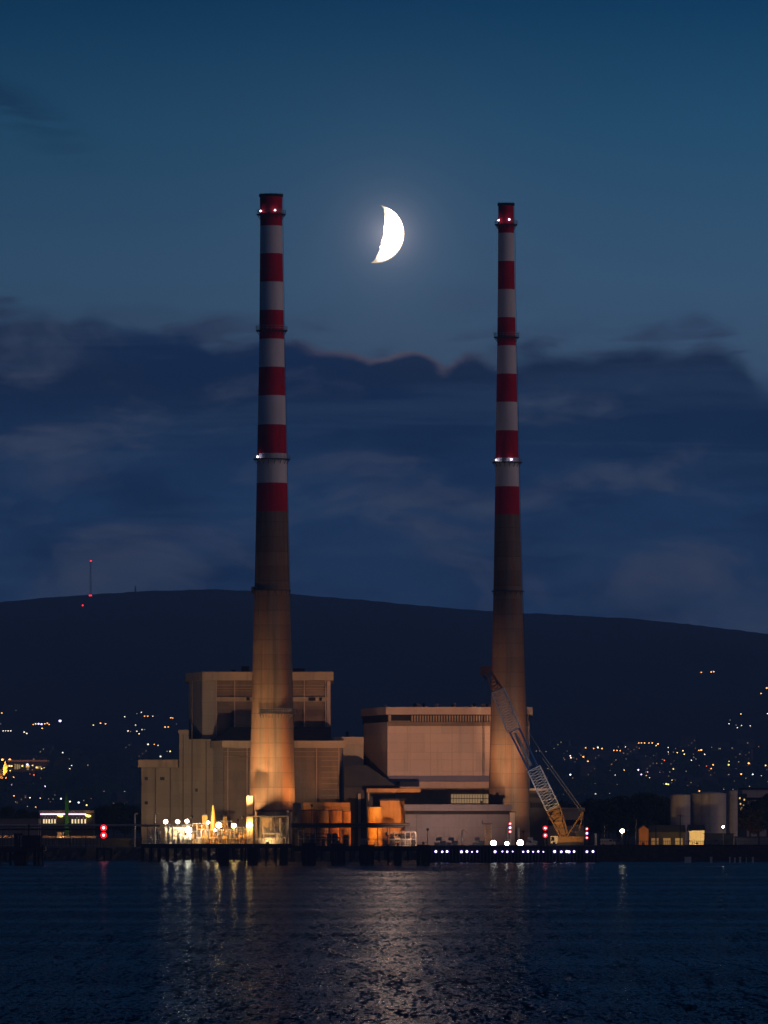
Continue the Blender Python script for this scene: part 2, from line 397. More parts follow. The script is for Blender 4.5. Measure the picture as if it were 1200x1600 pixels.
RIDGE = [(-4000, 990), (-800, 975), (0, 941), (60, 935), (140, 929), (240, 923), (345, 921), (400, 924), (470, 930), (550, 936), (620, 943), (700, 950), (770, 955),
         (824, 958.5), (832, 958), (900, 962), (1000, 967), (1012, 969), (1080, 976), (1140, 983), (1200, 991), (2200, 1080), (5200, 1200)]
YF, YR = 4500.0, 12000.0
def lerp_tab(tab, x):
    if x <= tab[0][0]: return tab[0][1]
    for (a, b), (c, d) in zip(tab, tab[1:]):
        if x <= c: return b + (d - b) * (x - a) / (c - a)
    return tab[-1][1]
def hsh(x, y):
    return math.sin(x * 0.0121 + 1.3 * math.sin(y * 0.0031)) * math.sin(y * 0.0047 + 0.8 * math.sin(x * 0.0063)) + 0.5 * math.sin(x * 0.031 + y * 0.013)
def terrain(x, y):
    if y <= YF: return 4.0
    px = 600 + x / (K * YR)
    zr = Z(lerp_tab(RIDGE, px), YR)
    t = (y - YF) / (YR - YF)
    if t <= 1:
        base = 4 + (zr - 4) * t ** 1.75
        return base + hsh(x, y) * 5 * math.sin(math.pi * min(1, t)) * min(1, t * 3)
    return zr - (t - 1) * 900
def build_terrain():
    xs = []
    x = -3300.0
    while x < 3300: xs.append(x); x += (12 if abs(x) < 760 else 90)
    xs.append(3300.0)
    ys = [YF + i * 100 for i in range(76)] + [YR + 250, YR + 700]
    vs = [(a, b, terrain(a, b) + (random.uniform(-0.6, 0.9) if b > 9000 else 0)) for b in ys for a in xs]
    n = len(xs); fs = [(j * n + i, j * n + i + 1, (j + 1) * n + i + 1, (j + 1) * n + i) for j in range(len(ys) - 1) for i in range(n - 1)]
    mb = MB(); mb.add(vs, fs, 0, True); mb.build('hill', M['hillm'], kind='structure')
build_terrain()
mb = MB(); mb.add([(-3300, 2100, 4), (3300, 2100, 4), (3300, YF, 4), (-3300, YF, 4)], [(0, 1, 2, 3)])
mb.build('ground', M['earth'], kind='structure')

# rough stone shore under the ground's edge
def shore():
    mb = MB(); n = 560; x0, x1 = -420.0, 420.0
    rows = [(2099.9, 3.99), (2097.5, 3.2), (2094, 1.8), (2090, 0.4), (2086, -0.8)]
    vs = []
    for j, (y, z) in enumerate(rows):
        for i in range(n + 1):
            k = 0 if j == 0 else 1
            vs.append((x0 + (x1 - x0) * i / n, y + k * random.uniform(-0.9, 0.9), z + k * random.uniform(-0.45, 0.45)))
    fs = [(j * (n + 1) + i, j * (n + 1) + i + 1, (j + 1) * (n + 1) + i + 1, (j + 1) * (n + 1) + i) for j in range(len(rows) - 1) for i in range(n)]
    mb.add(vs, [f[::-1] for f in fs]); mb.build('shore_embankment', M['rock'], kind='structure')
shore()

# ------------------------------------------------------------------ moon
def moon():
    D = 60000.0
    c = P(586.6, 365.6, D); r = 45.3 * K * D
    # the sunlit lune of the sphere, bounded by the terminator
    ax_t = Vector((14, 0, 89)).normalized()         # cusp to cusp (lower cusp is to the left)
    side = Vector((89, 0, -14)).normalized()        # towards the sunlit limb
    toc = Vector((0, -1, 0))
    # cusps at +-axis; lune from limb angle 0 (side) to terminator angle
    term = R(86)
    mb = MB(); N, S = 120, 14
    vs = []
    rnd = random.Random(3)
    for i in range(N + 1):
        t = -math.pi / 2 + math.pi * i / N
        # rough terminator from crater shadows
        te = math.acos(0.30) if False else R(73.8) + 0.012 * math.sin(i * .31) + (rnd.uniform(-0.07, 0.0) if rnd.random() < .3 else rnd.uniform(-0.012, 0.012))
        for j in range(S + 1):
            a = -R(6) + (te + R(6)) * j / S
            dirn = ax_t * math.sin(t) + (side * math.cos(a) + toc * math.sin(a)) * math.cos(t)
            vs.append(c + dirn * r)
    fs = [(i * (S + 1) + j, (i + 1) * (S + 1) + j, (i + 1) * (S + 1) + j + 1, i * (S + 1) + j + 1) for i in range(N) for j in range(S)]
    mb.add(vs, fs, 0, True)
    m = bpy.data.materials.new('sunlit_moon'); m.use_nodes = True
    t = NT(m.node_tree); m.node_tree.nodes.clear()
    co = t.n('ShaderNodeTexCoord').outputs['Object']
    nz = t.noise(co, 0.03, 4, 0.6)
    # oblique sunlight makes the ground near the terminator dimmer and warmer
    sx = t.n('ShaderNodeVectorMath', operation='DOT_PRODUCT', ins={0: co, 1: tuple(side / r)}).outputs['Value']
    dist = t.math('ADD', sx, t.math('MULTIPLY', t.math('SUBTRACT', nz, 0.5), 0.25))
    nearm = t.map(dist, 0.12, 0.55, 0.0, 1.0, True)
    ps = t.n('ShaderNodeSeparateXYZ', ins={0: co}).outputs
    rho = t.math('DIVIDE', t.math('SQRT', t.math('ADD', t.math('POWER', ps[0], 2.0), t.math('POWER', ps[2], 2.0))), r)
    nearm = t.math('MULTIPLY', nearm, t.map(rho, 0.93, 0.992, 1.0, 0.0, True))
    stg = t.math('ADD', 0.95, t.math('MULTIPLY', t.math('POWER', nearm, 2.0), MOON_L))
    em = t.n('ShaderNodeEmission', ins={0: t.mix(nearm, (1.0, 0.80, 0.58), (1.0, 0.50, 0.31)), 1: stg})
    t.n('ShaderNodeOutputMaterial', ins={0: em.outputs[0]})
    single(mb, 'moon', m, 'bright white crescent moon hanging in the sky between the two chimneys', 'moon', c)
MOON_L = 185.0
moon()

# ------------------------------------------------------------------ lamps
LAMPC = {'o': (1.0, 0.42, 0.10), 'y': (1.0, 0.72, 0.22), 'w': (1.0, 0.86, 0.68), 'v': (0.72, 0.62, 1.0), 'r': (1.0, 0.16, 0.08), 'p': (1.0, 0.42, 0.75), 'R': (1.0, 0.02, 0.03)}
EM_FAR = {c: emat('far_lamp_' + n, LAMPC[c], s, False) for c, n, s in
          (('o', 'orange', 4.5), ('y', 'yellow', 3.6), ('w', 'white', 3.4), ('v', 'cool', 4.5), ('r', 'red', 2.5), ('p', 'pink', 6.0), ('R', 'signal', 5.0))}
EM_DIM = {c: emat('dim_lamp_' + n, LAMPC[c], s, False) for c, n, s in
          (('o', 'orange', 1.0), ('y', 'yellow', 0.9), ('w', 'white', 0.8), ('v', 'cool', 0.5), ('r', 'red', 0.5))}
CNAME = {'o': 'orange', 'y': 'yellow', 'w': 'white', 'v': 'violet-white', 'r': 'dull red', 'p': 'large pink', 'R': 'bright red'}
def find_D(px, py, hgt):
    D = YF
    while D < YR:
        z = Z(py, D); g = terrain(X(px, D), D)
        if g + hgt >= z: return D
        D += 12
    return YR - 200

mesh_cache = {}
def street_lamp(px, py, c, rad, label, group, dim=False, hgt=8.5):
    D = find_D(px, py, hgt); x = X(px, D); g = terrain(x, D); z = Z(py, D)
    o = thing('street_lamp', label, 'street lamp', (x, D, g), group)
    hh = z - g; key = (c, round(rad, 1), dim)
    mb = MB(); mb.tube((x, D, g - 1), (x, D, g + hh), 0.14, 0.09, n=5); mb.tube((x, D, g + hh), (x, D - 1.3, g + hh + 0.1), 0.08, n=4)
    mb.build('pole', M['darksteel'], o)
    r = rad * K * D
    mb = MB(); mb.ball((x, D - 1.3 - r, g + hh), r, seg=8, rings=5, sz=0.8)
    mb.build('lamp_head', (EM_DIM if dim else EM_FAR)[c], o)
    return o

ORD = ['first', 'second', 'third', 'fourth', 'fifth', 'sixth', 'seventh', 'eighth', 'ninth', 'tenth', 'eleventh', 'twelfth', 'thirteenth', 'fourteenth', 'fifteenth', 'sixteenth']
# clusters of lights on the hillside and in the town: (place, [(px, py, colour, radius px)])
CL = [
 ('the top row at the left edge', [(3, 1114, 'o', .9), (25, 1110, 'w', .5), (52, 1132, 'o', .9), (56, 1131, 'w', 1.0), (60.5, 1131, 'v', 1.4), (65, 1131.5, 'v', 1.4), (70, 1131, 'o', 1.0), (74, 1130, 'o', 1.0), (77, 1132, 'o', .9), (94, 1126.5, 'v', 1.9)]),
 ('the pale row beneath the left edge\'s top row', [(1, 1131, 'w', .6), (5, 1142, 'w', .8), (9, 1142, 'w', .7), (13, 1142, 'w', .9), (17, 1142, 'w', .8), (38, 1144, 'w', 1.0), (42, 1146, 'w', 1.0), (66, 1138, 'o', 1.0)]),
 ('the trio high above the green spire', [(146, 1133, 'y', .9), (157, 1130, 'o', 1.0), (165, 1131, 'o', 1.0)]),
 ('the upper scatter beside the boiler house', [(195, 1120, 'w', .8), (214, 1115, 'w', .6), (221, 1113, 'w', .7), (226, 1119, 'o', .8), (231, 1119, 'o', .9), (239, 1119, 'w', .7), (267, 1121.5, 'o', .9), (270, 1122, 'o', .7)]),
 ('the lower scatter beside the boiler house', [(200, 1142, 'w', .9), (204, 1143, 'o', .6), (212, 1133, 'w', .7), (214, 1142.5, 'w', .8), (217.5, 1146.5, 'y', .9), (222, 1140, 'w', .7), (226, 1140, 'w', .5), (258, 1136, 'o', .9), (263, 1136, 'o', .9), (276, 1131, 'w', .4)]),
 ('the row above the lowest buff roof', [(231.5, 1163, 'w', 1.1), (241, 1163, 'o', .7), (247, 1164.5, 'w', .7), (251, 1182, 'w', 1.2), (261, 1174, 'w', .6), (266, 1174, 'y', 1.0)]),
 ('the wide trio over the dark wood', [(81, 1177, 'w', 1.0), (98, 1176, 'w', .9), (113, 1175.5, 'w', .9)]),
 ('the dim column in the dark wood', [(108, 1187, 'o', 1.0), (112, 1196, 'w', .7), (109, 1201, 'w', .7)]),
 ('the golden band of lights beside the church', [(4, 1187, 'o', 1.8), (15.5, 1187, 'o', 1.8), (15, 1197, 'y', 1.1), (18.5, 1197, 'y', 1.0), (35, 1197, 'y', 1.1), (43, 1194.5, 'v', 1.6), (52, 1191, 'y', .7), (51, 1196, 'y', .8), (57, 1199, 'y', 1.0), (62, 1195, 'y', .9), (65, 1201, 'y', 1.0), (69.5, 1200, 'y', .9), (16, 1204, 'y', .8)]),
 ('the reddish lights below the golden band', [(22, 1214, 'o', 1.3), (47, 1209, 'r', 1.0), (53, 1211, 'r', 1.2), (36, 1223, 'r', .9), (49.5, 1225, 'r', 1.5), (34, 1226, 'r', .8), (18.5, 1226, 'v', 1.1), (63, 1209, 'w', .6)]),
 ('the cluster up left from the green spire', [(71, 1228.5, 'v', 1.5), (83, 1225, 'y', 1.1), (87.5, 1220, 'y', .9), (94.5, 1232, 'v', 1.2)]),
 ('the row just behind the green spire', [(63, 1247, 'w', .7), (76, 1248, 'w', .5), (86, 1242, 'w', .5), (95.5, 1248, 'v', 1.2), (109.5, 1252.5, 'w', 1.2), (123, 1254, 'v', 1.4), (131, 1251, 'w', .5), (135.5, 1258, 'y', 1.1)]),
 ('the low warm row left of the spire', [(22, 1243.5, 'o', .8), (27, 1242, 'w', 1.1), (34, 1240.5, 'o', 1.0), (40, 1246, 'o', .6), (47, 1246.5, 'w', .8), (43, 1260, 'w', .6), (56, 1261, 'o', .8)]),
 ('the faint pair beside the lowest buff wall', [(162, 1236, 'w', .8), (195, 1237, 'w', .8)]),
 ('the highest orange lights at right', [(1095.5, 1050.5, 'o', .9), (1111, 1050, 'o', 1.0), (1115, 1049.5, 'o', 1.0), (1189, 1083.5, 'o', 1.0), (1198, 1075, 'o', 1.4)]),
 ('the small pale group high at right', [(1140.5, 1125, 'w', .6), (1139, 1131, 'w', .7), (1157.5, 1115.5, 'y', .9), (1150, 1133, 'w', .6), (1152, 1137, 'w', .7), (1158.5, 1133.5, 'y', .8), (1172, 1134, 'w', .7), (1199, 1115, 'w', .8)]),
 ('the long orange row above the storage tanks', [(998, 1161, 'o', .8), (1002, 1161, 'o', .8), (1007, 1161, 'o', .9), (1014, 1161, 'o', .8), (1019, 1161, 'o', .9), (1025, 1165, 'y', .7), (1028, 1162.5, 'o', 1.2)]),
 ('the upper row right of the leaning boom', [(891, 1167, 'y', .8), (915, 1168.5, 'o', .9), (927.5, 1169.5, 'o', .8), (934, 1168, 'w', 1.3), (940.5, 1169.5, 'o', 1.0), (959, 1172.5, 'o', .9), (964, 1172.5, 'o', .9), (969, 1173, 'o', .8), (966, 1167, 'w', .5), (977, 1167, 'w', .7)]),
 ('the band between boom and stay lines', [(838, 1173.5, 'w', .6), (843, 1173.5, 'w', .6), (891, 1181, 'w', 1.0), (892, 1184, 'w', 1.0), (882, 1187, 'w', .5), (891, 1210.5, 'w', 1.3), (885, 1235, 'y', 1.2), (895, 1228.5, 'v', 1.1)]),
 ('the second row right of the stay lines', [(908, 1180, 'w', .6), (911.5, 1182.5, 'o', 1.3), (918.5, 1189.5, 'o', 1.1), (943, 1191, 'w', .5), (962, 1188, 'y', .8), (978, 1186, 'w', .5), (1011, 1186, 'w', .6), (1021, 1190, 'w', .6), (1033, 1187, 'o', .9), (1038, 1188, 'r', .9)]),
 ('the bright knot above the left oil tank', [(1044, 1168, 'w', .7), (1044, 1175, 'w', .7), (1058, 1176, 'y', .9), (1067, 1173, 'y', 1.0), (1069, 1178.5, 'y', 1.0), (1078, 1183, 'y', .9), (1080, 1188, 'w', 1.0), (1092, 1172.5, 'o', .9), (1095.5, 1172, 'o', 1.4), (1101, 1178.5, 'w', .8)]),
 ('the pink-lit group above the dark trees', [(975, 1203.5, 'y', .9), (997, 1203, 'v', 1.4), (1002, 1210, 'v', 1.1), (1011, 1207, 'p', 1.6), (1020, 1202.5, 'r', .7), (1029.5, 1208, 'p', 1.7), (1010, 1212, 'o', .9), (1014.5, 1215.5, 'o', .9), (1015, 1227.5, 'v', 1.3), (1019.5, 1225, 'y', .8)]),
 ('the pale lamps over the crane mast\'s trees', [(935, 1206, 'y', 1.0), (953, 1204, 'w', .6), (961, 1211, 'w', .7), (930.5, 1223.5, 'y', 1.1), (930.5, 1240.5, 'w', .8), (966.5, 1245.5, 'v', 1.3), (917, 1258, 'o', .9)]),
 ('the loose group close over the oil tanks', [(1041, 1225, 'y', 1.4), (1044, 1225.5, 'y', 1.1), (1050, 1219, 'y', .7), (1052, 1201.5, 'y', 1.0), (1072, 1205, 'w', .6), (1092.5, 1236, 'o', 1.0)]),
 ('the orange lamps beyond the right-hand tank', [(1104, 1197, 'r', .7), (1111, 1201, 'o', .9), (1114, 1195, 'o', 1.0), (1126, 1201.5, 'y', .8), (1138.5, 1190.5, 'y', 1.6), (1138.5, 1195, 'o', 1.3), (1170, 1192.5, 'o', 1.6), (1158, 1209.5, 'o', 1.2), (1176, 1210, 'w', 1.1), (1190, 1212.5, 'o', 1.1), (1196, 1196, 'y', 1.1), (1156, 1178, 'w', .5), (1139, 1178, 'w', .4)]),
]
for place, pts_ in CL:
    pts_ = sorted(pts_)
    for i, (px, py, c, r) in enumerate(pts_):
        street_lamp(px, py, c, r * 1.12, '%s lamp, %s from left in %s' % (CNAME[c], ORD[i], place), 'street lamps of the far town', dim=r < 0.65)

rf_ = random.Random(77)
for (n, xa, xb, ya, yb, where) in ((70, 850, 1200, 1166, 1246, 'right of the crane'), (34, 0, 215, 1188, 1258, 'at left behind the shore')):
    for i in range(n):
        py = ya + (yb - ya) * rf_.random() ** 1.3; px = rf_.uniform(xa, xb)
        street_lamp(px, py, rf_.choice('oooyww'), rf_.uniform(.45, .75), 'very faint far lamp among the town lights ' + where, 'very faint lamps ' + where, dim=True)
# radio masts on the ridge
def mast(px, ytop, ybot, D, red_at, label):
    x = X(px, D); g = Z(ybot, D)
    o = thing('radio_mast', label, 'radio mast', (x, D, g))
    mb = MB(); zt = Z(ytop, D); wd = 1.3
    for a, b in ((-wd, -wd), (wd, -wd), (wd, wd), (-wd, wd)): mb.tube((x + a, D + b, g), (x + a * .5, D + b * .5, zt), 0.35, n=4)
    nb = 22
    for i in range(nb):
        z0 = g + (zt - g) * i / nb; z1 = g + (zt - g) * (i + 1) / nb; s0 = wd * (1 - .5 * i / nb); s1 = wd * (1 - .5 * (i + 1) / nb)
        mb.tube((x - s0, D - s0, z0), (x + s1, D - s1, z1), 0.25, n=4); mb.tube((x - s0, D + s0, z0), (x + s1, D + s1, z1), 0.25, n=4)
    mb.build('lattice_shaft', M['darksteel'], o)
    for (rx, ry) in red_at:
        m2 = MB(); m2.ball((X(rx, D), D - 3, Z(ry, D)), 1.5, sz=0.8); m2.build('warning_lamp', EM_FAR['R'], o)
mast(141.5, 876, 934, 11800, [(142, 876.5), (140.2, 930.5), (142.4, 930.5)], 'tall thin radio mast with red lamps standing on the hill ridge')
mast(211.5, 915.5, 926, 11850, [], 'short unlit radio mast on the ridge left of the chimneys')
mast(129.5, 940, 950, 11500, [(129.3, 946)], 'low mast with a red lamp just below the ridge')

# ------------------------------------------------------------------ chimneys
def chimney(label, D, wtab, ctab, bands, ybase, plats, capc):
    cx = X(lerp_tab(ctab, 2000), D)
    o = thing('chimney', label, 'chimney', (cx, D, 4.0), 'twin power station chimneys')
    def rad(y): return lerp_tab(wtab, y) / 2 * K * D
    def off(y): return X(lerp_tab(ctab, y), D) - cx
    ys = [bands[0]]; mats = []
    for i in range(len(bands) - 1):
        nseg = 3
        for q in range(1, nseg + 1):
            ys.append(bands[i] + (bands[i + 1] - bands[i]) * q / nseg); mats.append(0 if i % 2 == 0 else 1)
    y = bands[-1]
    while y < ybase:
        y = min(ybase, y + 20); ys.append(y); mats.append(2)
    prof = [(rad(y), Z(y, D), off(y)) for y in ys][::-1]
    mb = MB(); mb.lathe(prof, cx, D, 64, mats=mats[::-1])
    mb.build('shaft', [M['red'], M['white'], M['concrete']], o)
    r0 = rad(bands[0]); z0 = Z(bands[0], D)
    mb = MB(); ox = off(bands[0])
    mb.lathe([(r0 + .02, z0 - .6, ox), (r0 + .28, z0 - .45, ox), (r0 + .28, z0 + .25, ox), (r0 - .5, z0 + .25, ox)], cx, D, 40); 
    for i in range(12):
        a = i * math.pi / 6; mb.tube((cx + ox + r0 * math.cos(a), D + r0 * math.sin(a), z0), (cx + ox + r0 * math.cos(a), D + r0 * math.sin(a), z0 + .7), 0.08, n=4)
    mb.build('rim', M[capc], o)
    # full-height ladder and lightning conductor on the right-hand side
    mb = MB()
    yy = bands[0] + 4
    while yy < ybase - 60:
        y2 = yy + 30
        for aa in (0.07, 0.10):
            q = []
            for t in (yy, y2): q.append(Vector((cx + off(t) + (rad(t) + .35) * math.cos(-aa * 3), D + (rad(t) + .35) * math.sin(-aa * 3), Z(t, D))))
            mb.tube(q[0], q[1], 0.04, n=4)
        yy = y2
    mb.build('ladder', M['darksteel'], o)
    for (yp, ext, kind, lamps) in plats:
        r = rad(yp); z = Z(yp, D); c = cx + off(yp)
        mb = MB(); th = 0.3; n = 48
        arc = (0, 2 * math.pi) if kind in ('ring', 'thin') else (-2.2, 0.1)
        # deck plate
        for i in range(n):
            a0 = arc[0] + (arc[1] - arc[0]) * i / n; a1 = arc[0] + (arc[1] - arc[0]) * (i + 1) / n
            ri, ro = r + .02, r + ext
            vs = [(c + rr * math.cos(a), D + rr * math.sin(a), zz) for zz in (z - th, z) for rr, a in ((ri, a0), (ro, a0), (ro, a1), (ri, a1))]
            mb.add(vs, [(3, 2, 1, 0), (4, 5, 6, 7), (1, 2, 6, 5), (3, 0, 4, 7)])
        pf = mb.build('platform', M['darksteel'], o)
        if kind != 'thin':
            mb = MB(); mp = 24
            for i in range(mp + 1):
                a = arc[0] + (arc[1] - arc[0]) * i / mp
                rr = r + ext - .05
                mb.tube((c + rr * math.cos(a), D + rr * math.sin(a), z), (c + rr * math.cos(a), D + rr * math.sin(a), z + 1.25), 0.05, n=4)
                if i < mp:
                    b = arc[0] + (arc[1] - arc[0]) * (i + 1) / mp
                    for hh in (.6, 1.25): mb.tube((c + rr * math.cos(a), D + rr * math.sin(a), z + hh), (c + rr * math.cos(b), D + rr * math.sin(b), z + hh), 0.06, n=4)
            mb.build('railing', M['steel'], pf)
        for i in range(16):
            mb = MB(); a = arc[0] + (arc[1] - arc[0]) * (i + .5) / 16
            mb.tube((c + (r + ext - .2) * math.cos(a), D + (r + ext - .2) * math.sin(a), z - th), (c + r * math.cos(a), D + r * math.sin(a), z - 1.6), 0.1, n=4)
            mb.build('bracket', M['darksteel'], pf)
        for (lx, ly) in lamps:
            px_ = X(lx, D); q = max(-0.999, min(0.999, (px_ - c) / (r + ext)))
            a = -math.acos(q)
            rr = (r + ext * .75)
            m2 = MB(); pz = Z(ly, D)
            m2.tube((c + rr * math.cos(a), D + rr * math.sin(a), z), (c + rr * math.cos(a), D + rr * math.sin(a), pz - .2), 0.07, n=5)
            hs = m2.build('lamp_post', M['darksteel'], pf)
            m3 = MB(); m3.ball((c + rr * math.cos(a), D + rr * math.sin(a), pz), 0.27, seg=10, rings=7)
            m3.build('warning_lamp', EM_WARN, pf)
    return o, rad, cx, off
EM_WARN = emat('chimney_warning_lamp', (0.85, 0.78, 1.0), 12.0)
LD, RD = 2130.0, 2170.0
wl_ = [(305, 35), (353, 34.5), (400, 35.6), (550, 39.2), (710, 46), (800, 49.6), (925, 55), (990, 59), (1110, 64.5), (1243, 71.8), (1330, 76)]
cl_ = [(305, 423.6), (550, 424.6), (800, 425), (1330, 425.5)]
lb = [305, 353.4, 396.7, 440.9, 485.2, 530.2, 574, 618.5, 664, 709, 755, 799.6]
chimL, radL, cxL, offL = chimney('taller looking red and white banded concrete chimney standing left of the moon', LD, wl_, cl_, lb, 1323,
    [(334.5, 1.1, 'ring', [(406.5, 331), (430.5, 330.3)]), (516, 1.1, 'ring', []), (717, 1.1, 'ring', [(401.5, 714.4)]), (922, 0.45, 'thin', []), (1114, 0.9, 'part', [])], 'black' )
wr_ = [(319, 24.2), (452, 26.6), (540, 29.2), (716, 36), (804, 39.3), (922, 44.6), (990, 48.4), (1102, 54.8), (1247, 63), (1330, 67)]
cr_ = [(319, 790.7), (540, 791.5), (800, 792.6), (990, 793.8), (1247, 795), (1330, 795.3)]
rb = [319, 364.5, 408.5, 452.5, 496.4, 540.3, 584.5, 628.5, 673, 716, 760.5, 804.6]
chimR, radR, cxR, offR = chimney('slimmer red and white banded concrete chimney standing right of the moon, behind the crane', RD, wr_, cr_, rb, 1322,
    [(350.5, 1.1, 'ring', [(778, 345), (795.8, 344.3)]), (526.5, 1.1, 'ring', []), (722, 1.1, 'ring', [(774, 719.4), (799, 719)]), (923, 0.6, 'thin', [])], 'black')
# cabinet bolted to the left chimney
mb = MB(); mb.box(X(392.8, LD), X(397.8, LD), LD - 1.5, LD + 1.5, Z(928, LD), Z(917, LD)); mb.build('equipment_box', M['darksteel'], chimL)

# ------------------------------------------------------------------ left boiler house
def boiler_house():
    o = thing('boiler_house', 'tall buff power station block behind the left chimney, stepped down at both sides', 'building', (X(400, 2190), 2190, 4))
    D = 2195.0
    zb = 4.0
    # upper tower
    pl = lambda pts: [(X(p, d), d) for p, d in pts]
    mb = MB()
    mb.prism(pl([(295, 2212), (316, D), (337, D), (337, 2250), (295, 2250)]), zb, Z(1063, D))
    mb.prism(pl([(337.0, D + 1.2), (517, D + 1.2), (517, 2250), (337.0, 2250)]), zb, Z(1063, D), 1)
    mb.build('tower_wall', [M['wall'], M['infill']], o)
    mb = MB(); mb.prism(pl([(290, 2210), (316, D - 2.4), (521, D - 2.4), (521, 2254), (290, 2254)]), Z(1063, D), Z(1050, D)); mb.build('tower_fascia', M['fascia'], o)
    mb = MB()
    for px in (338, 366.5, 475.5, 509):
        mb = MB(); mb.box(X(px - .8, D), X(px + .8, D), D - .1, D + 1.19, Z(1157, D), Z(1063.2, D)); mb.build('mullion', M['cladsh'], o)
    mb = MB(); mb.pbox(511, 516, 1063.2, 1157, D - .12, 1.25); mb.build('corner_pier', M['cladsh'], o)
    mb = MB(); mb.box(X(338.9, D), X(510.9, D), D + .25, D + 1.18, Z(1096, D), Z(1089, D)); mb.build('crossbeam', M['fascia'], o)
    mb = MB(); mb.box(X(385, D), X(390, D), D + .0, D + .24, Z(1094.5, D), Z(1089.5, D)); mb.build('vent_opening', M['black'], o)
    mb = MB()
    for a, b in ((482, 493), (499, 503)): mb.box(X(a, D), X(b, D), D + .0, D + .24, Z(1095, D), Z(1090, D))
    mb.build('dark_window', M['black'], o)
    mb = MB()
    for (y0, y1) in ((1070, 1071), (1075, 1075.8), (1079, 1079.6)):
        mb.box(X(339, D), X(474, D), D + .9, D + 1.18, Z(y1, D), Z(y0, D)); mb.box(X(477, D), X(508, D), D + .9, D + 1.18, Z(y1, D), Z(y0, D))
    mb.build('louvre', M['fascia'], o)
    # roof plant
    mb = MB()
    mb.pbox(377, 389, 1041, 1050, D + 10, 6); mb.pbox(457, 476, 1044.5, 1050, D + 10, 5); mb.pbox(361, 368, 1046.5, 1050, D + 12, 3)
    mb.build('roof_plant', M['roof'], o)
    # dark sloping wedge standing in for shadow on the tower, over the lower block
    D2 = 2172.0
    mb = MB()
    zt, zf = Z(1136, D), Z(1157.2, D2)
    xa, xb, xc, xd = X(330, D2), X(546, D2), X(360, D), X(517, D)
    mb.add([(xa, D2 + .5, zf), (xb - 6, D2 + .5, zf), (xd, D - .13, zt), (xc, D - .13, zt), (xa, D - .13, zf), (xb - 6, D - .13, zf)],
           [(0, 1, 2, 3), (0, 3, 4), (1, 5, 2), (0, 4, 5, 1), (4, 3, 2, 5)])
    mb.build('shadow_wedge', M['roof'], o)
    # left plain shoulder wall running down to the ground
    mb = MB()
    mb.prism([(X(295, 2190), 2190), (X(333, 2190), 2190), (X(333, 2190), 2194.8), (X(295, 2190), 2194.8)], zb, Z(1155, 2190))
    mb.prism([(X(280, 2190), 2190.4), (X(294.8, 2190), 2190.4), (X(294.8, 2190), 2235), (X(280, 2190), 2235)], zb, Z(1145.5, 2190))
    mb.prism([(X(221, 2192), 2192), (X(279.8, 2192), 2192), (X(279.8, 2192), 2240), (X(221, 2192), 2240)], zb, Z(1199, 2192))
    mb.build('side_wall', M['wall'], o)
    mb = MB()
    mb.prism([(X(278.5, 2190), 2189.5), (X(294.6, 2190), 2189.5), (X(294.6, 2190), 2236), (X(278.5, 2190), 2236)], Z(1145.3, 2190), Z(1140.5, 2190))
    mb.prism([(X(216, 2190), 2188.5), (X(278.3, 2190), 2188.5), (X(278.3, 2190), 2241), (X(216, 2190), 2241)], Z(1199, 2190), Z(1187, 2190))
    mb.build('side_fascia', M['fascia'], o)
    # lower front block
    mb = MB()
    mb.prism(pl([(333.1, 2180), (349, D2), (349, 2189), (333.1, 2189)]), zb, Z(1168.5, D2))
    mb.prism(pl([(349.05, D2 + 1), (534.5, D2 + 1), (534.5, 2189), (349.05, 2189)]), zb, Z(1168.5, D2), 1)
    mb.build('front_wall', [M['wall'], M['infill']], o)
    mb = MB(); mb.prism(pl([(329, 2181), (347, D2 - 1.8), (539, D2 - 1.8), (539, 2188), (329, 2188)]), Z(1168.5, D2), Z(1157.5, D2)); mb.build('front_fascia', M['fascia'], o)
    mb = MB()
    for px in (356, 386, 494.5, 529.5):
        mb = MB(); mb.box(X(px - .7, D2), X(px + .7, D2), D2 - .2, D2 + .98, zb, Z(1168.7, D2)); mb.build('mullion', M['cladsh'], o)
    mb = MB()
    for y in [1174, 1182]: mb.box(X(349.3, D2), X(528.7, D2), D2 + .5, D2 + .97, Z(y + .7, D2), Z(y, D2))
    for y in range(1188, 1256, 9): mb.box(X(502, D2), X(528.5, D2), D2 + .5, D2 + .97, Z(y + .8, D2), Z(y, D2))
    mb.build('ladder_rails', M['fascia'], o)
    # drains, joints, small doors and a wall stain on the plain walls
    for (px, y0, y1, dd) in ((300, 1064, 1322, 2189.7), (322, 1157, 1322, 2189.7), (286, 1147, 1322, 2190.1), (243, 1200, 1322, 2191.7), (266, 1200, 1322, 2191.7)):
        mb = MB(); mb.tube((X(px, dd), dd, Z(y1, dd)), (X(px, dd), dd, Z(y0, dd)), .16, n=6); mb.build('downpipe', M['infill'], o)
    for (a, b, y, dd) in ((296, 332, 1167, 2189.9), (281, 294, 1190, 2190.3), (296, 332, 1215, 2189.9), (222, 279, 1240, 2191.9), (296, 332, 1262, 2189.9)):
        mb = MB(); mb.box(X(a, dd), X(b, dd), dd - .12, dd - .02, Z(y + .8, dd), Z(y, dd)); mb.build('wall_joint', M['fascia'], o)
    for (a, b, y0, y1) in ((226, 231, 1214, 1219), (250, 257, 1214, 1219), (226, 231, 1252, 1257), (305, 309, 1232, 1237)):
        mb = MB(); dd = 2191.9 if a < 290 else 2189.9; mb.box(X(a, dd), X(b, dd), dd - .1, dd - .02, Z(y1, dd), Z(y0, dd)); mb.build('louvred_vent', M['darksteel'], o)
    mb = MB(); dd = 2170.9
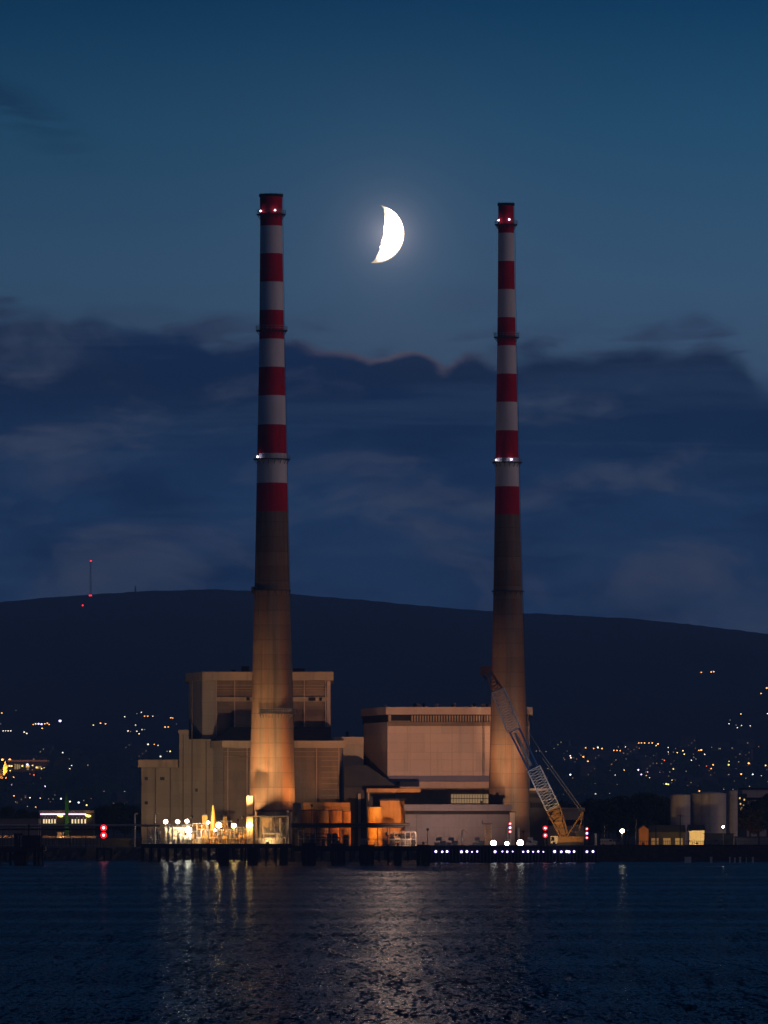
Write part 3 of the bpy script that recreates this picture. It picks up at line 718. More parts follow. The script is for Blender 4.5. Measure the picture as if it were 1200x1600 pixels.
    for (px, py, q) in ((330.5, 1242, 1.0), (333.5, 1244.5, .8), (338.5, 1243, .9)): mb.tube((X(px, dd), dd - 1, Z(py, dd)), (X(px + 2 * q, dd), dd - 1, Z(py + 3 * q, dd)), .22, n=5)
    # right-hand step
    mb = MB(); mb.prism(pl([(536, 2183), (568, 2183), (568, 2230), (536, 2230)]), zb, Z(1163, 2183)); mb.build('step_wall', M['wall'], o)
    mb = MB(); mb.prism(pl([(521.2, 2181), (568.4, 2181), (568.4, 2232), (521.2, 2232)]), Z(1163, 2182), Z(1151.5, 2182)); mb.build('step_fascia', M['fascia'], o)
    mb = MB(); mb.tube(P(542.5, 1152, 2190), P(542.5, 1143, 2190), .5, n=8); mb.build('flue', M['roof'], o)
boiler_house()

def link_hall():
    # dark shed between the two big blocks, sloped roof
    D = 2165.0
    o = thing('link_shed', 'low dark shed with a sloping roof wedged between the two power station blocks', 'shed', (X(580, D), D, 4))
    mb = MB()
    mb.prism([(X(537.2, D), D), (X(618, D), D), (X(618, D), D + 14), (X(537.2, D), D + 14)], 4, Z(1229, D))
    mb.build('wall', M['darksteel'], o)
    mb = MB()
    x0, x1, x2 = X(537.2, D), X(573, D), X(624, D)
    zt, zl = Z(1195.5, D), Z(1231, D)
    mb.add([(x0, D - .3, Z(1229, D)), (x0, D + 1, zt), (x1, D + 1, zt), (x2, D - .3, zl), (x0, D + 15, zt), (x1, D + 15, zt), (x2, D + 15, zl), (x0, D + 15, zl), (x0, D - .3, zl)],
           [(0, 3, 2, 1), (1, 2, 5, 4), (2, 3, 6, 5), (0, 1, 4, 7, 8), (7, 4, 5, 6), (8, 7, 6, 3), (8, 3, 0)])
    mb.build('roof', M['roof'], o)
    mb = MB(); mb.pbox(573, 657, 1232, 1238, D - 8, 6); mb.build('canopy_edge', M['ochre'], o)
    mb = MB(); mb.pbox(575, 577, 1238.2, 1322, D - 6, 1); mb.pbox(559.5, 563.5, 1240, 1322, D - 3, 2.5); mb.build('column', M['wall'], o)
link_hall()

# ------------------------------------------------------------------ right turbine block
EM_HALL = emat('lit_hall_glazing', (1.0, 0.62, 0.30), 0.30, True, (0.3, 0.25, 0.2))
def turbine_house():
    D = 2182.0
    o = thing('turbine_house', 'broad pinkish clad power station block with a pale flat roof edge, left of the crane', 'building', (X(690, D), D, 4))
    pl = lambda pts: [(X(p, d), d) for p, d in pts]
    mb = MB(); mb.prism(pl([(568, 2218), (605.5, D), (827, D), (827, 2245), (568, 2245)]), Z(1212, D), Z(1128, D)); mb.build('clad_wall', M['clad'], o)
    mb = MB(); mb.prism(pl([(564, 2218), (603, D - 1.5), (832, D - 1.5), (832, 2248), (564, 2248)]), Z(1116.5, D), Z(1104.8, D)); mb.build('roof_fascia', M['cladsh'], o)
    mb = MB(); mb.prism(pl([(566.5, 2218.5), (605.6, D + .8), (826.5, D + .8), (826.5, 2244), (566.5, 2244)]), Z(1127.8, D), Z(1116.7, D)); mb.build('clerestory', M['black'], o)
    mb = MB()
    px = 643
    while px < 826:
        mb.box(X(px, D), X(px + 2.2, D), D + .3, D + .79, Z(1127.6, D), Z(1118, D)); px += 4.2
    mb.box(X(607, D), X(641, D), D + .3, D + .79, Z(1127.6, D), Z(1126, D)); mb.box(X(607, D), X(611, D), D + .3, D + .79, Z(1125.8, D), Z(1117, D))
    mb.build('clerestory_fins', M['fascia'], o)
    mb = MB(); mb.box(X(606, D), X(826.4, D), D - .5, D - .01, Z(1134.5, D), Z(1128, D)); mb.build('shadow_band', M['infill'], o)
    mb = MB(); mb.box(X(605.8, D), X(764, D), D - .6, D + 4, Z(1221, D), Z(1212.2, D)); mb.build('blue_band', M['blue'], o)
    mb = MB(); mb.prism(pl([(618, 2184), (625, D - 2), (764, D - 2), (764, D + 5), (618, D + 5)]), Z(1231, D), Z(1221.2, D)); mb.build('lower_fascia', M['cladsh'], o)
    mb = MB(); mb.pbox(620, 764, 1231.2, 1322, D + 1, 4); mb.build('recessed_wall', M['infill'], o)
    mb = MB()
    for i in range(14):
        px = 705 + i * 4.2; 
        for (a, b) in ((1241, 1247), (1248.2, 1255)): mb.box(X(px, D), X(px + 3.3, D), D + .6, D + .98, Z(b, D), Z(a, D))
    mb.build('lit_window', EM_HALL, o)
    mb = MB(); mb.box(X(764.2, D), X(828, D), D, D + 30, 4, Z(1212.2, D)); mb.build('end_wall', M['clad'], o)
    for px in (640.5, 672, 706, 739): 
        mb = MB(); mb.box(X(px, D), X(px + .7, D), D - .14, D - .01, Z(1212, D), Z(1134.7, D)); mb.build('cladding_joint', M['fascia'], o)
    for y in (1160.5, 1187): 
        mb = MB(); mb.box(X(606, D), X(764, D), D - .09, D - .015, Z(y + .5, D), Z(y, D)); mb.build('cladding_joint', M['fascia'], o)
    mb = MB()
    for q in (754, 756.4): mb.tube((X(q, D), D - .5, 4), (X(q, D), D - .5, Z(1105, D)), .08, n=4)
    yy = 1108
    while yy < 1318: mb.tube((X(754, D), D - .5, Z(yy, D)), (X(756.4, D), D - .5, Z(yy, D)), .06, n=4); yy += 2.2
    mb.build('cat_ladder', M['darksteel'], o)
    # rooftop vents
    for i, (px, h) in enumerate([(648, 6), (652, 6), (655, 5), (662, 6), (680, 4.5), (683, 6), (707, 4), (710, 7), (737, 4), (741, 6), (753, 5), (757, 6), (761, 5), (765, 4), (602, 4)]):
        mb = MB(); mb.lathe([(.35, Z(1105, D)), (.35, Z(1105 - h * .6, D)), (.55, Z(1105 - h * .6, D)), (.55, Z(1105 - h, D)), (.1, Z(1105 - h - 1, D))], X(px, D + 6), D + 6 + (i % 3) * 3, 8)
        mb.build('roof_vent', M['cladsh'] if i % 3 else M['darksteel'], o)
turbine_house()

def plain_building(name, label, cat, D, a, b, top, dep, wallm, roofm, fas=None, bands=(), zb=4.0, openings=(), om=None):
    o = thing(name, label, cat, (X((a + b) / 2, D), D, zb))
    mb = MB(); mb.box(X(a, D), X(b, D), D, D + dep, zb, Z(top + (fas or 0) , D)); mb.build('wall', wallm, o)
    mb = MB(); e = .35 if fas else -.0
    mb.box(X(a, D) - e, X(b, D) + e, D - e - .05, D + dep + e, Z(top + (fas or 0), D) + .003, Z(top, D) + (.25 if not fas else 0)); mb.build('roof', roofm, o)
    if bands:
        mb = MB()
        for (y0, y1) in bands: mb.box(X(a + .5, D), X(b - .5, D), D - .12, D - .003, Z(y1, D), Z(y0, D))
        mb.build('window_band', om or M['black'], o)
    for (xa, xb, y0, y1) in openings:
        mb = MB(); mb.box(X(xa, D), X(xb, D), D - .15, D - .01, Z(y1, D), Z(y0, D)); mb.build('door', M['darksteel'], o)
    return o
plain_building('workshop', 'long low blue-grey workshop with a flat roof below the pinkish block', 'building', 2135, 633, 799, 1257, 16, M['grey'], M['grey'], 8.5, [(1267, 1272.5)], openings=[(650.5, 651.3, 1273, 1318)])
plain_building('control_building', 'ochre lit building tucked under the canopy behind the glowing tank', 'building', 2150, 594, 632, 1248, 9, M['ochre'], M['roof'], 3)
plain_building('side_building', 'two storey building with dim windows right of the slim chimney foot', 'building', 2172, 826, 855, 1232, 12, M['house'], M['fascia'], 3, [(1240, 1246), (1254, 1262)])
plain_building('white_shed', 'low pale shed seen behind the lower crane boom', 'shed', 2185, 856, 912, 1262, 10, M['fascia'], M['cladsh'], 3, [(1281, 1290)])
plain_building('pump_house', 'small pale pump house beside the workshop end', 'building', 2128, 797, 804.5, 1268, 6, M['cream'], M['roof'], 1.5)

# ------------------------------------------------------------------ plant around the left chimney foot
EMP = {'white': emat('plant_lamp_white', (1.0, 0.80, 0.55), 95.0), 'warm': emat('plant_lamp_warm', (1.0, 0.52, 0.15), 140.0), 'violet': emat('deck_lamp_violet', (0.42, 0.28, 1.0), 3.0),
       'wharf': emat('wharf_lamp_white', (1.0, 0.84, 0.66), 34.0), 'sodium': emat('flood_lens_sodium', (1.0, 0.42, 0.09), 60.0)}
def flood_mast(px, py, D, col, r, label, group, base=4.0):
    x = X(px, D); z = Z(py, D)
    o = thing('lamp_standard', label, 'lamp', (x, D, base), group)
    mb = MB(); mb.tube((x, D, base), (x, D, z - r * .7), .12, .08, n=6); mb.tube((x, D, base), (x, D, base + .4), .3, n=6); mb.build('pole', M['steel'], o)
    mb = MB(); mb.ball((x, D - .1, z), r, seg=12, rings=8, sz=.9); mb.build('lamp_globe', EMP[col], o)
    mb = MB(); mb.lathe([(r * .5, z + r * .9), (r * .3, z + r * 1.15)], x, D - .1, 10); mb.build('lamp_cap', M['darksteel'], o)
    return o
gl = 'floodlamps over the plant at the left chimney'
for (px, py, D, c, r, lab) in [
    (259, 1284, 2118, 'white', .62, 'leftmost floodlamp of the plant, above the fence end'),
    (277.5, 1284, 2119, 'white', .58, 'second floodlamp from the left, over the pale switch cabins'),
    (292, 1283, 2120, 'white', .56, 'third floodlamp from the left, straight above the lower glaring one'),
    (294.5, 1297, 2112, 'white', .95, 'large low floodlamp glaring beside the pale switch cabins'),
    (325, 1285, 2119, 'white', .45, 'floodlamp just left of the slender orange stack'),
    (336, 1297, 2113, 'white', .32, 'smallest lamp of the plant, low under the orange stack'),
    (342, 1289.5, 2116, 'warm', .85, 'bright floodlamp just right of the slender orange stack'),
    (365.5, 1290, 2116, 'warm', .72, 'bright floodlamp midway between orange stack and chimney'),
    (389.5, 1289, 2112, 'warm', .82, 'bright floodlamp in front of the left chimney foot')]:
    flood_mast(px, py, D, c, r, lab, gl)

def floodlight(px, py, D, target, energy, color, ang, label, zb=4.0, z=None):
    x = X(px, D); z = Z(py, D) if z is None else z
    o = thing('floodlight', label, 'floodlight', (x, D, zb))
    mb = MB(); mb.tube((x, D, zb), (x, D, z - .3), .1, n=6); mb.build('post', M['darksteel'], o)
    d = (Vector(target) - Vector((x, D, z))).normalized()
    c = Vector((x, D, z))
    mb = MB(); mb.tube(c - d * .5, c + d * .05, .22, .42, n=10); mb.build('housing', M['darksteel'], o)
    mb = MB(); mb.tube(c + d * .052, c + d * .08, .36, n=10); mb.build('lens', EMP['sodium'], o)
    ld = bpy.data.lights.new('flood_beam', 'SPOT'); ld.energy = energy; ld.color = color; ld.spot_size = R(ang); ld.spot_blend = 0.9; ld.shadow_soft_size = .35
    lo = bpy.data.objects.new('flood_beam', ld); COL.objects.link(lo); lo.parent = o
    lo.location = c + d * .25 - wloc(o); lo.rotation_euler = d.to_track_quat('-Z', 'Y').to_euler()
    return o
SOD = (1.0, 0.42, 0.10)
floodlight(372, 1281, 2103, (cxL - 3.2, LD, 44), 170000, (1.0, 0.52, 0.20), 55, 'sodium floodlight at the jetty edge aimed up the left chimney from its left')
floodlight(487, 1258, 2118, (cxL + 3, LD, 30), 20000, (1.0, 0.38, 0.09), 95, 'sodium floodlight on a tall post among the ochre tanks')
floodlight(379, 1276, 2117, (cxL - 2, LD, 32), 20000, (1.0, 0.52, 0.20), 95, 'sodium floodlight on a post left of the round plant room')
floodlight(428, 1258, 2112, (cxL + 1, LD, 40), 16000, (1.0, 0.58, 0.26), 100, 'warm floodlight above the round plant room roof')
floodlight(418, 1317, 2098, (X(425, 2114), 2114, 9), 7000, (1.0, 0.55, 0.2), 90, 'low floodlight in front of the round plant room')
floodlight(752, 1253, 2140, (cxR + 1, RD, 34), 62000, (1.0, 0.44, 0.17), 40, 'sodium floodlight on the workshop roof left of the slim chimney', zb=Z(1257, 2135) + .1)
floodlight(818, 1300, 2128, (cxR, RD, 30), 60000, (1.0, 0.60, 0.34), 55, 'warm floodlight just right of the pump house')
floodlight(600, 1313, 2112, (X(520, 2170), 2170, 12), 26000, (1.0, 0.30, 0.04), 70, 'sodium floodlight by the glowing orange tank')
floodlight(668, 1296, 2060, (X(690, 2180), 2180, 34), 290000, (1.0, 0.52, 0.30), 50, 'tall floodlight on a post lighting the pinkish cladding', zb=Z(1322, 2044))
floodlight(300, 1276, 2110, (X(300, 2190), 2190, 22), 50000, (1.0, 0.66, 0.36), 100, 'warm floodlight lighting the plain buff wall')

def tank(px0, px1, ytop, D, mat, label, name='storage_tank', group=None, roof=None, zb=4.0, dome=.12, rim=True):
    x = X((px0 + px1) / 2, D); r = (px1 - px0) / 2 * K * D; zt = Z(ytop, D)
    o = thing(name, label, 'tank', (x, D + r, zb), group)
    mb = MB(); mb.lathe([(r, zb), (r, zt)], x, D + r, 40, cap=False); 
    for q in range(1, 5):
        z = zb + (zt - zb) * q / 5; mb.lathe([(r + .02, z - .06), (r + .07, z - .04), (r + .07, z + .04), (r + .02, z + .06)], x, D + r, 40, cap=False)
    mb.build('shell', mat, o)
    mb = MB(); mb.lathe([(r + .1, zt), (r + .1, zt + .18), (r * .6, zt + r * dome), (.05, zt + r * dome * 1.3)], x, D + r, 40); mb.build('roof', roof or mat, o)
    mb = MB()
    for i in range(20):
        a = math.pi * 2 * i / 20; b = math.pi * 2 * (i + 1) / 20
        pa = Vector((x + r * math.cos(a), D + r + r * math.sin(a), zt + .2)); pb = Vector((x + r * math.cos(b), D + r + r * math.sin(b), zt + .2))
        mb.tube(pa, pa + Vector((0, 0, 1)), .035, n=4); mb.tube(pa + Vector((0, 0, 1)), pb + Vector((0, 0, 1)), .035, n=4)
    if rim: mb.build('railing', M['darksteel'], o)
    return o
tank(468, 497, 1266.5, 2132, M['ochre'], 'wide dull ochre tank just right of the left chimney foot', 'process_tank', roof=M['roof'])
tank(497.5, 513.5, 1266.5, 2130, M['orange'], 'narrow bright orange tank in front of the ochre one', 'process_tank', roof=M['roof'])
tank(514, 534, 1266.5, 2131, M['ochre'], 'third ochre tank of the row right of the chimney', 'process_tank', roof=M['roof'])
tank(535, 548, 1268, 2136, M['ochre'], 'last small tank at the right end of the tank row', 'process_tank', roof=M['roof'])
mb = MB(); D = 2158
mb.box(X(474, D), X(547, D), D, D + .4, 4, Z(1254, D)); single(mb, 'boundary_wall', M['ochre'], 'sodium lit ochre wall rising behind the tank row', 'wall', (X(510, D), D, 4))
# glowing tank: brightly floodlit
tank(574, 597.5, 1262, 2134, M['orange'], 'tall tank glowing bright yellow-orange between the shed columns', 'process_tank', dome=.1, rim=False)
floodlight(586, 1319, 2118, (X(586, 2136), 2136, 9), 9000, (1.0, 0.42, 0.04), 95, 'small floodlight right below the glowing tank')
plain_building('store_hut', 'small orange lit hut beside the glowing tank', 'hut', 2126, 610, 633, 1303, 4, M['ochre'], M['roof'], 1.2, [(1309, 1313)], om=EM_HALL)

# chimney foot ductwork
def chimney_foot():
    D = 2114.0
    o = thing('duct_house', 'round roofed plant room wrapped around the left chimney foot', 'plant room', (X(422, D), D, 4))
    mb = MB(); mb.lathe([(5.7, 4), (5.7, Z(1268, D))], X(427, D), D + 6, 40); mb.build('drum', M['fascia'], o)
    mb = MB(); mb.lathe([(6.0, Z(1268, D) + .01), (6.0, Z(1266, D)), (4.5, Z(1264.5, D))], X(427, D), D + 6, 40); mb.build('drum_roof', M['darksteel'], o)
    mb = MB(); mb.pbox(385.3, 395, 1244, 1322, D - 1, 4); mb.build('stair_tower', M['fascia'], o)
    mb = MB(); mb.pbox(395.2, 397.5, 1243, 1322, D - .5, 2); mb.build('cable_riser', M['darksteel'], o)
    mb = MB(); mb.pbox(385, 449, 1274.5, 1276.5, D - 2, 3); mb.pbox(406, 408, 1276.6, 1322, D - 2, 1); mb.pbox(448, 451.5, 1266, 1322, D - 1, 2); mb.build('gantry', M['steel'], o)
    mb = MB(); mb.pbox(410.5, 423, 1294, 1310, D - 1.2, 1); mb.pbox(424.5, 434, 1294, 1310, D - 1.2, 1); mb.build('door_panel', M['cream'], o)
    mb = MB()
    for px in (424, 437.5): mb.tube(P(px, 1322, D - 2.4), P(px, 1278, D - 2.4), .22, n=8)
    mb.build('riser_pipe', M['cream'], o)
chimney_foot()
mb = MB(); D = 2116
mb.lathe([(1.25, 4), (1.25, Z(1256, D)), (.6, Z(1254, D))], X(464, D), D, 18); single(mb, 'vertical_vessel', M['darksteel'], 'dark upright vessel against the right edge of the left chimney', 'vessel', (X(464, D), D, 4))

# orange slender stack, process frames
def proc_stack():
    D = 2126
    o = thing('process_stack', 'slender tapering orange stack among the plant pipes', 'stack', (X(333, D), D, 4))
    mb = MB(); mb.lathe([(1.1, 4), (.75, Z(1280, D)), (.42, Z(1268, D)), (.3, Z(1259, D)), (.1, Z(1258, D))], X(333, D), D, 14); mb.build('pipe', M['orange'], o)
    mb = MB(); mb.lathe([(1.3, Z(1286, D)), (1.3, Z(1285, D))], X(333, D), D, 14); mb.build('collar', M['steel'], o)
proc_stack()
def frame_structure(px0, px1, ytop, D, label, mat, seed, bays=4, levels=3, dep=4, name='pipe_rack'):
    rnd = random.Random(seed)
    x0, x1 = X(px0, D), X(px1, D); zt = Z(ytop, D); zb = 4.0
    o = thing(name, label, 'pipe rack', ((x0 + x1) / 2, D, zb))
    mb = MB()
    for i in range(bays + 1):
        x = x0 + (x1 - x0) * i / bays
        for y in (D, D + dep): mb.tube((x, y, zb), (x, y, zt), .1, n=4)
    for l in range(1, levels + 1):
        z = zb + (zt - zb) * l / levels
        for y in (D, D + dep): mb.tube((x0, y, z), (x1, y, z), .1, n=4)
        for i in range(bays + 1):
            x = x0 + (x1 - x0) * i / bays; mb.tube((x, D, z), (x, D + dep, z), .08, n=4)
    for i in range(bays):
        if rnd.random() < .6:
            xa = x0 + (x1 - x0) * i / bays; xb = x0 + (x1 - x0) * (i + 1) / bays
            z = zb + (zt - zb) * rnd.randrange(levels) / levels
            mb.tube((xa, D, z), (xb, D, z + (zt - zb) / levels), .06, n=4)
    mb.build('steel_frame', M['steel'], o)
    for i in range(levels * 2):
        z = zb + (zt - zb) * (rnd.random() * .85 + .1); y = D + .5 + rnd.random() * (dep - 1)
        m2 = MB(); r = rnd.uniform(.12, .3)
        a = x0 + (x1 - x0) * rnd.uniform(0, .35); b = x0 + (x1 - x0) * rnd.uniform(.6, 1)
        m2.tube((a, y, z), (b, y, z), r, n=8); m2.tube((b, y, z), (b, y, zb), r, n=8); m2.tube((a, y, z), (a, y, min(zt, z + 2)), r, n=8)
        m2.build('pipe', mat, o)
    for i in range(bays):
        if rnd.random() < .8:
            xa = x0 + (x1 - x0) * (i + .5) / bays; m2 = MB(); rr = rnd.uniform(.6, 1.1); hh = rnd.uniform(1.5, 4)
            m2.lathe([(rr, zb), (rr, zb + hh), (rr * .5, zb + hh + .4)], xa, D + dep * .5, 14); m2.build('vessel', mat, o)
    return o
frame_structure(300, 330, 1287, 2130, 'steel frame of orange pipes left of the slender stack', M['orange'], 1, 4, 3)
frame_structure(336, 362, 1283, 2131, 'yellow lit pipe frame right of the slender stack', M['orange'], 2, 4, 4)
frame_structure(364, 387, 1292, 2126, 'pipe frame lit by the lamps left of the chimney foot', M['cream'], 3, 3, 3)
frame_structure(411, 447, 1286, 2108, 'open pipe frame in front of the left chimney foot', M['cream'], 4, 4, 2, 3)
for i, (a, b, t) in enumerate([(316, 324, 1272), (348, 354, 1274)]):
    D = 2134
    plain_building('plant_tower', ['stubby orange plant tower left of the slender stack', 'narrow plant tower right of the slender stack'][i], 'plant tower', D, a, b, t, 3, M['orange'], M['darksteel'], 2)
frame_structure(262, 300, 1289, 2113, 'thin pipe frame in front of the pale switch cabins', M['cream'], 6, 5, 2, 3)
frame_structure(314, 346, 1296, 2120.5, 'low frame of orange valves and pipes below the slender stack', M['orange'], 7, 5, 2, 3)
frame_structure(348, 384, 1297, 2120, 'low yellow lit valve frame left of the chimney foot', M['orange'], 8, 6, 2, 3)
frame_structure(232, 256, 1296, 2114, 'dim pipe frame left of the leftmost floodlamp', M['steel'], 9, 4, 2, 3)
frame_structure(466, 545, 1298, 2112, 'dark pipe frame in front of the ochre tank row', M['darksteel'], 10, 9, 2, 3)
frame_structure(600, 650, 1300, 2110, 'dark pipe frame right of the glowing tank', M['darksteel'], 11, 6, 2, 3)
# switch cabins
for i, (a, b, t, lab) in enumerate([(258, 267.5, 1293, 'pale switch cabin under the leftmost floodlamps'), (270, 288, 1292, 'wide pale switch cabin with a grey shutter'), (309, 330, 1308, 'low white container glaring beneath the floodlamps')]):
    plain_building('switch_cabin', lab, 'cabin', 2124 + i * 1.5 - (5 if i == 2 else 0), a, b, t, 3, M['cream'], M['cream'], 1, openings=[((a + b) / 2 - 2, (a + b) / 2 + 2, t + 8, 1320)] if i < 2 else ())
# goose-neck vent pipes
for px, lab in ((210.5, 'white goose-neck vent pipe standing left of the annexe wall'), (242, 'white goose-neck vent pipe in front of the annexe wall')):
    D = 2108; x = X(px, D)
    o = thing('vent_pipe', lab, 'vent pipe', (x, D, 4), 'goose-neck vent pipes')
    mb = MB(); zt = Z(1274, D); mb.tube((x, D, 4), (x, D, zt), .26, n=10)
    pr = Vector((x, D, zt))
    for k in range(1, 6):
        a = math.pi * k / 5 * .75; q = Vector((x + .55 - .55 * math.cos(a), D, zt + .55 * math.sin(a))); mb.tube(pr, q, .26, n=10); pr = q
    mb.build('pipe', M['cream'], o)
    mb = MB()
    for yy in (1287, 1293): mb.lathe([(.42, Z(yy + .6, D)), (.42, Z(yy - .6, D))], x, D, 10)
    mb.build('flange', M['darksteel'], o)

# long pipelines along the shore
def pipeline(a, b, py, D, r, label, mat, sup=18, zb=4.0):
    o = thing('pipeline', label, 'pipeline', (X((a + b) / 2, D), D, zb))
    z = Z(py, D); mb = MB(); mb.tube((X(a, D), D, z), (X(b, D), D, z), r, n=10)
    mb.tube((X(a, D), D + 1, z - .2), (X(b, D), D + 1, z - .2), r * .7, n=8); mb.build('pipe', mat, o)
    px = a + 2
    while px < b:
        m2 = MB(); m2.tube((X(px, D), D, zb), (X(px, D), D, z - r), .12, n=5); m2.tube((X(px, D), D + 1, zb), (X(px, D), D + 1, z - r), .12, n=5)
        m2.tube((X(px, D), D - .4, z - r - .1), (X(px, D), D + 1.4, z - r - .1), .12, n=4); m2.build('support', M['darksteel'], o)
        px += sup
pipeline(-60, 250, 1289.5, 2104, .3, 'long pipeline on trestles along the left shore', M['steel'], 24)
pipeline(-60, 150, 1295.5, 2106, .22, 'thin lower pipeline along the left shore', M['darksteel'], 31)
pipeline(455, 640, 1288, 2106, .42, 'dark pipe bridge crossing in front of the tank row', M['darksteel'], 19)
pipeline(455, 630, 1291.5, 2105, .25, 'thinner pipe slung just below the dark pipe bridge', M['darksteel'], 37)

# security fence
def fence(a, b, D, top, label, mat=None, zb=4.0, step=2.2):
    o = thing('palisade_fence', label, 'fence', (X((a + b) / 2, D), D, zb))
    mb = MB(); px = a; zt = Z(top, D)
    while px <= b:
        mb.box(X(px, D) - .06, X(px, D) + .06, D, D + .04, zb, zt); px += step
    mb.build('pales', mat or M['steel'], o)
    mb = MB()
    for z in (zb + .5, zt - .3): mb.box(X(a, D), X(b, D), D + .045, D + .1, z - .05, z + .05)
    mb.build('rail', mat or M['steel'], o)
fence(222, 300, 2103, 1311, 'pale palisade fence below the left floodlamps', M['cream'])
fence(300, 455, 2103, 1310, 'dark palisade fence in front of the left chimney foot')
fence(560, 640, 2103, 1310, 'dark fence in front of the glowing tank')
fence(-40, 160, 2110, 1309, 'low fence in front of the lit columned building')

# ------------------------------------------------------------------ jetties, dolphins
def jetty(a, b, D, ytop, ybot, dep, label, step, rail=True, mat=None):
    zt, zl = Z(ytop, D), Z(ybot, D)
    o = thing('jetty', label, 'jetty', (X((a + b) / 2, D), D, 0))
    mb = MB(); mb.box(X(a, D), X(b, D), D, D + dep, zl, zt); mb.build('deck', mat or M['black'], o)
    px = a + 1.5
    while px < b:
        for y in (D + .5, D + dep - .5):
            m2 = MB(); m2.tube((X(px, D), y, -3), (X(px, D), y, zl), .32, n=8); m2.build('pile', M['black'], o)
        px += step
    if rail:
        mb = MB(); px = a
        while px < b:
            mb.tube((X(px, D), D + .1, zt), (X(px, D), D + .1, zt + 1.1), .04, n=4); px += 4
        for h in (.55, 1.1): mb.tube((X(a, D), D + .1, zt + h), (X(b, D), D + .1, zt + h), .04, n=4)
        mb.build('railing', M['darksteel'], o)
    return o
jetty(220, 456, 2040, 1318.5, 1325, 12, 'long piled jetty in front of the left chimney', 13)
jetty(-30, 70, 2030, 1323, 1329, 12, 'dark piled jetty at the far left of the shore', 17, False)
jetty(456, 672, 2044, 1322, 1330, 10, 'dark piled jetty between chimney and lamp-lined wharf', 15)
# under-deck bracing at left
def dolphin(a, b, top, D, label, slabs=True):
    o = thing('mooring_dolphin', label, 'mooring dolphin', (X((a + b) / 2, D), D, 0), 'mooring dolphins in the water')
    x0, x1 = X(a, D), X(b, D); zt = Z(top, D)
    mb = MB(); mb.prism([(x0, D), (x1, D), (x1, D + 3.5), (x0, D + 3.5)], zt - 1.6, zt); mb.build('cap', M['black'], o)
    for i in range(3):
        for j in range(2):
            m2 = MB(); x = x0 + .5 + (x1 - x0 - 1) * i / 2
            m2.tube((x, D + .5 + j * 2.4, -3), (x, D + .5 + j * 2.4, zt - 1.6), .48, n=8); m2.build('pile', M['black'], o)
    mb = MB(); 
    n = max(2, int((x1 - x0) / .5))
    for i in range(n): mb.box(x0 + (x1 - x0) * i / n + .03, x0 + (x1 - x0) * (i + 1) / n - .03, D - .25, D - .01, .1, zt - .2)
    mb.build('fender', M['black'], o)
    m3 = MB(); m3.tube(((x0 + x1) / 2, D + 1.5, zt), ((x0 + x1) / 2, D + 1.5, zt + .8), .22, .3, n=8); m3.build('bollard', M['darksteel'], o)
dl = [(341, 358, 1325, 'dolphin in front of the slender orange stack'), (386, 403, 1324, 'dolphin in front of the left chimney foot'), (437, 450, 1323, 'narrow dolphin at the right end of the long jetty'),
      (472, 494, 1317, 'dolphin in front of the ochre tank row'), (517, 540, 1318, 'dolphin right of the tank row'), (562, 585, 1320, 'dolphin in front of the glowing tank'), (615, 628, 1322, 'narrow dolphin below the orange lit hut'), (651, 672, 1320, 'dolphin at the left end of the lamp-lined wharf')]
for a, b, t, l in dl: dolphin(a, b, t, 1856 + (a % 5) * 2, 'square black mooring ' + l)
for k, (px, lab) in enumerate([(432, 'slim timber pile left of the narrow dolphin'), (416, 'slim timber pile right of the chimney-foot dolphin'), (606, 'slim pile beside the narrow dolphin below the hut'), (56, 'slim pile at far left beside the dark pier'), (67, 'outer slim pile right of the dark pier'), (383.5, 'slim pile touching the chimney-foot dolphin')]):
    D = 1858; mb = MB(); mb.tube((X(px, D), D, -3), (X(px, D), D, 5.2), .3, .26, n=8); mb.tube((X(px, D), D, 5.2), (X(px, D), D, 5.5), .36, n=8)
    single(mb, 'mooring_pile', M['black'], lab, 'pile', (X(px, D), D, 0), 'loose mooring piles')
# left dark pier head with hut
def pier_head():
    D = 1880
    o = thing('pier_head', 'black pier head with a small hut and railings at the far left', 'pier', (X(40, D), D, 0))
    mb = MB(); mb.pbox(-20, 66, 1324, 1331, D, 10); mb.build('deck', M['black'], o)
    mb = MB(); mb.pbox(22, 41, 1331, 1352, D + 1, 6); mb.build('caisson', M['black'], o)
    mb = MB(); mb.pbox(22, 27.5, 1302, 1324, D + 2, 3); mb.pbox(35, 63, 1305, 1324, D + 2, 4); mb.pbox(27.6, 34.9, 1302, 1305, D + 2, 3); mb.pbox(29.5, 31.5, 1305.1, 1324, D + 2, 2); mb.build('hut', M['black'], o)
    for px in (16, 0, -14, 61, 54):
        m2 = MB(); m2.tube(P(px, 1331, D + 2), Vector((X(px, D), D + 2, -3)), .4, n=8); m2.build('pile', M['black'], o)
    mb = MB(); mb.pbox(44, 46, 1288, 1305, D + 3, 1); mb.build('post', M['black'], o)
pier_head()
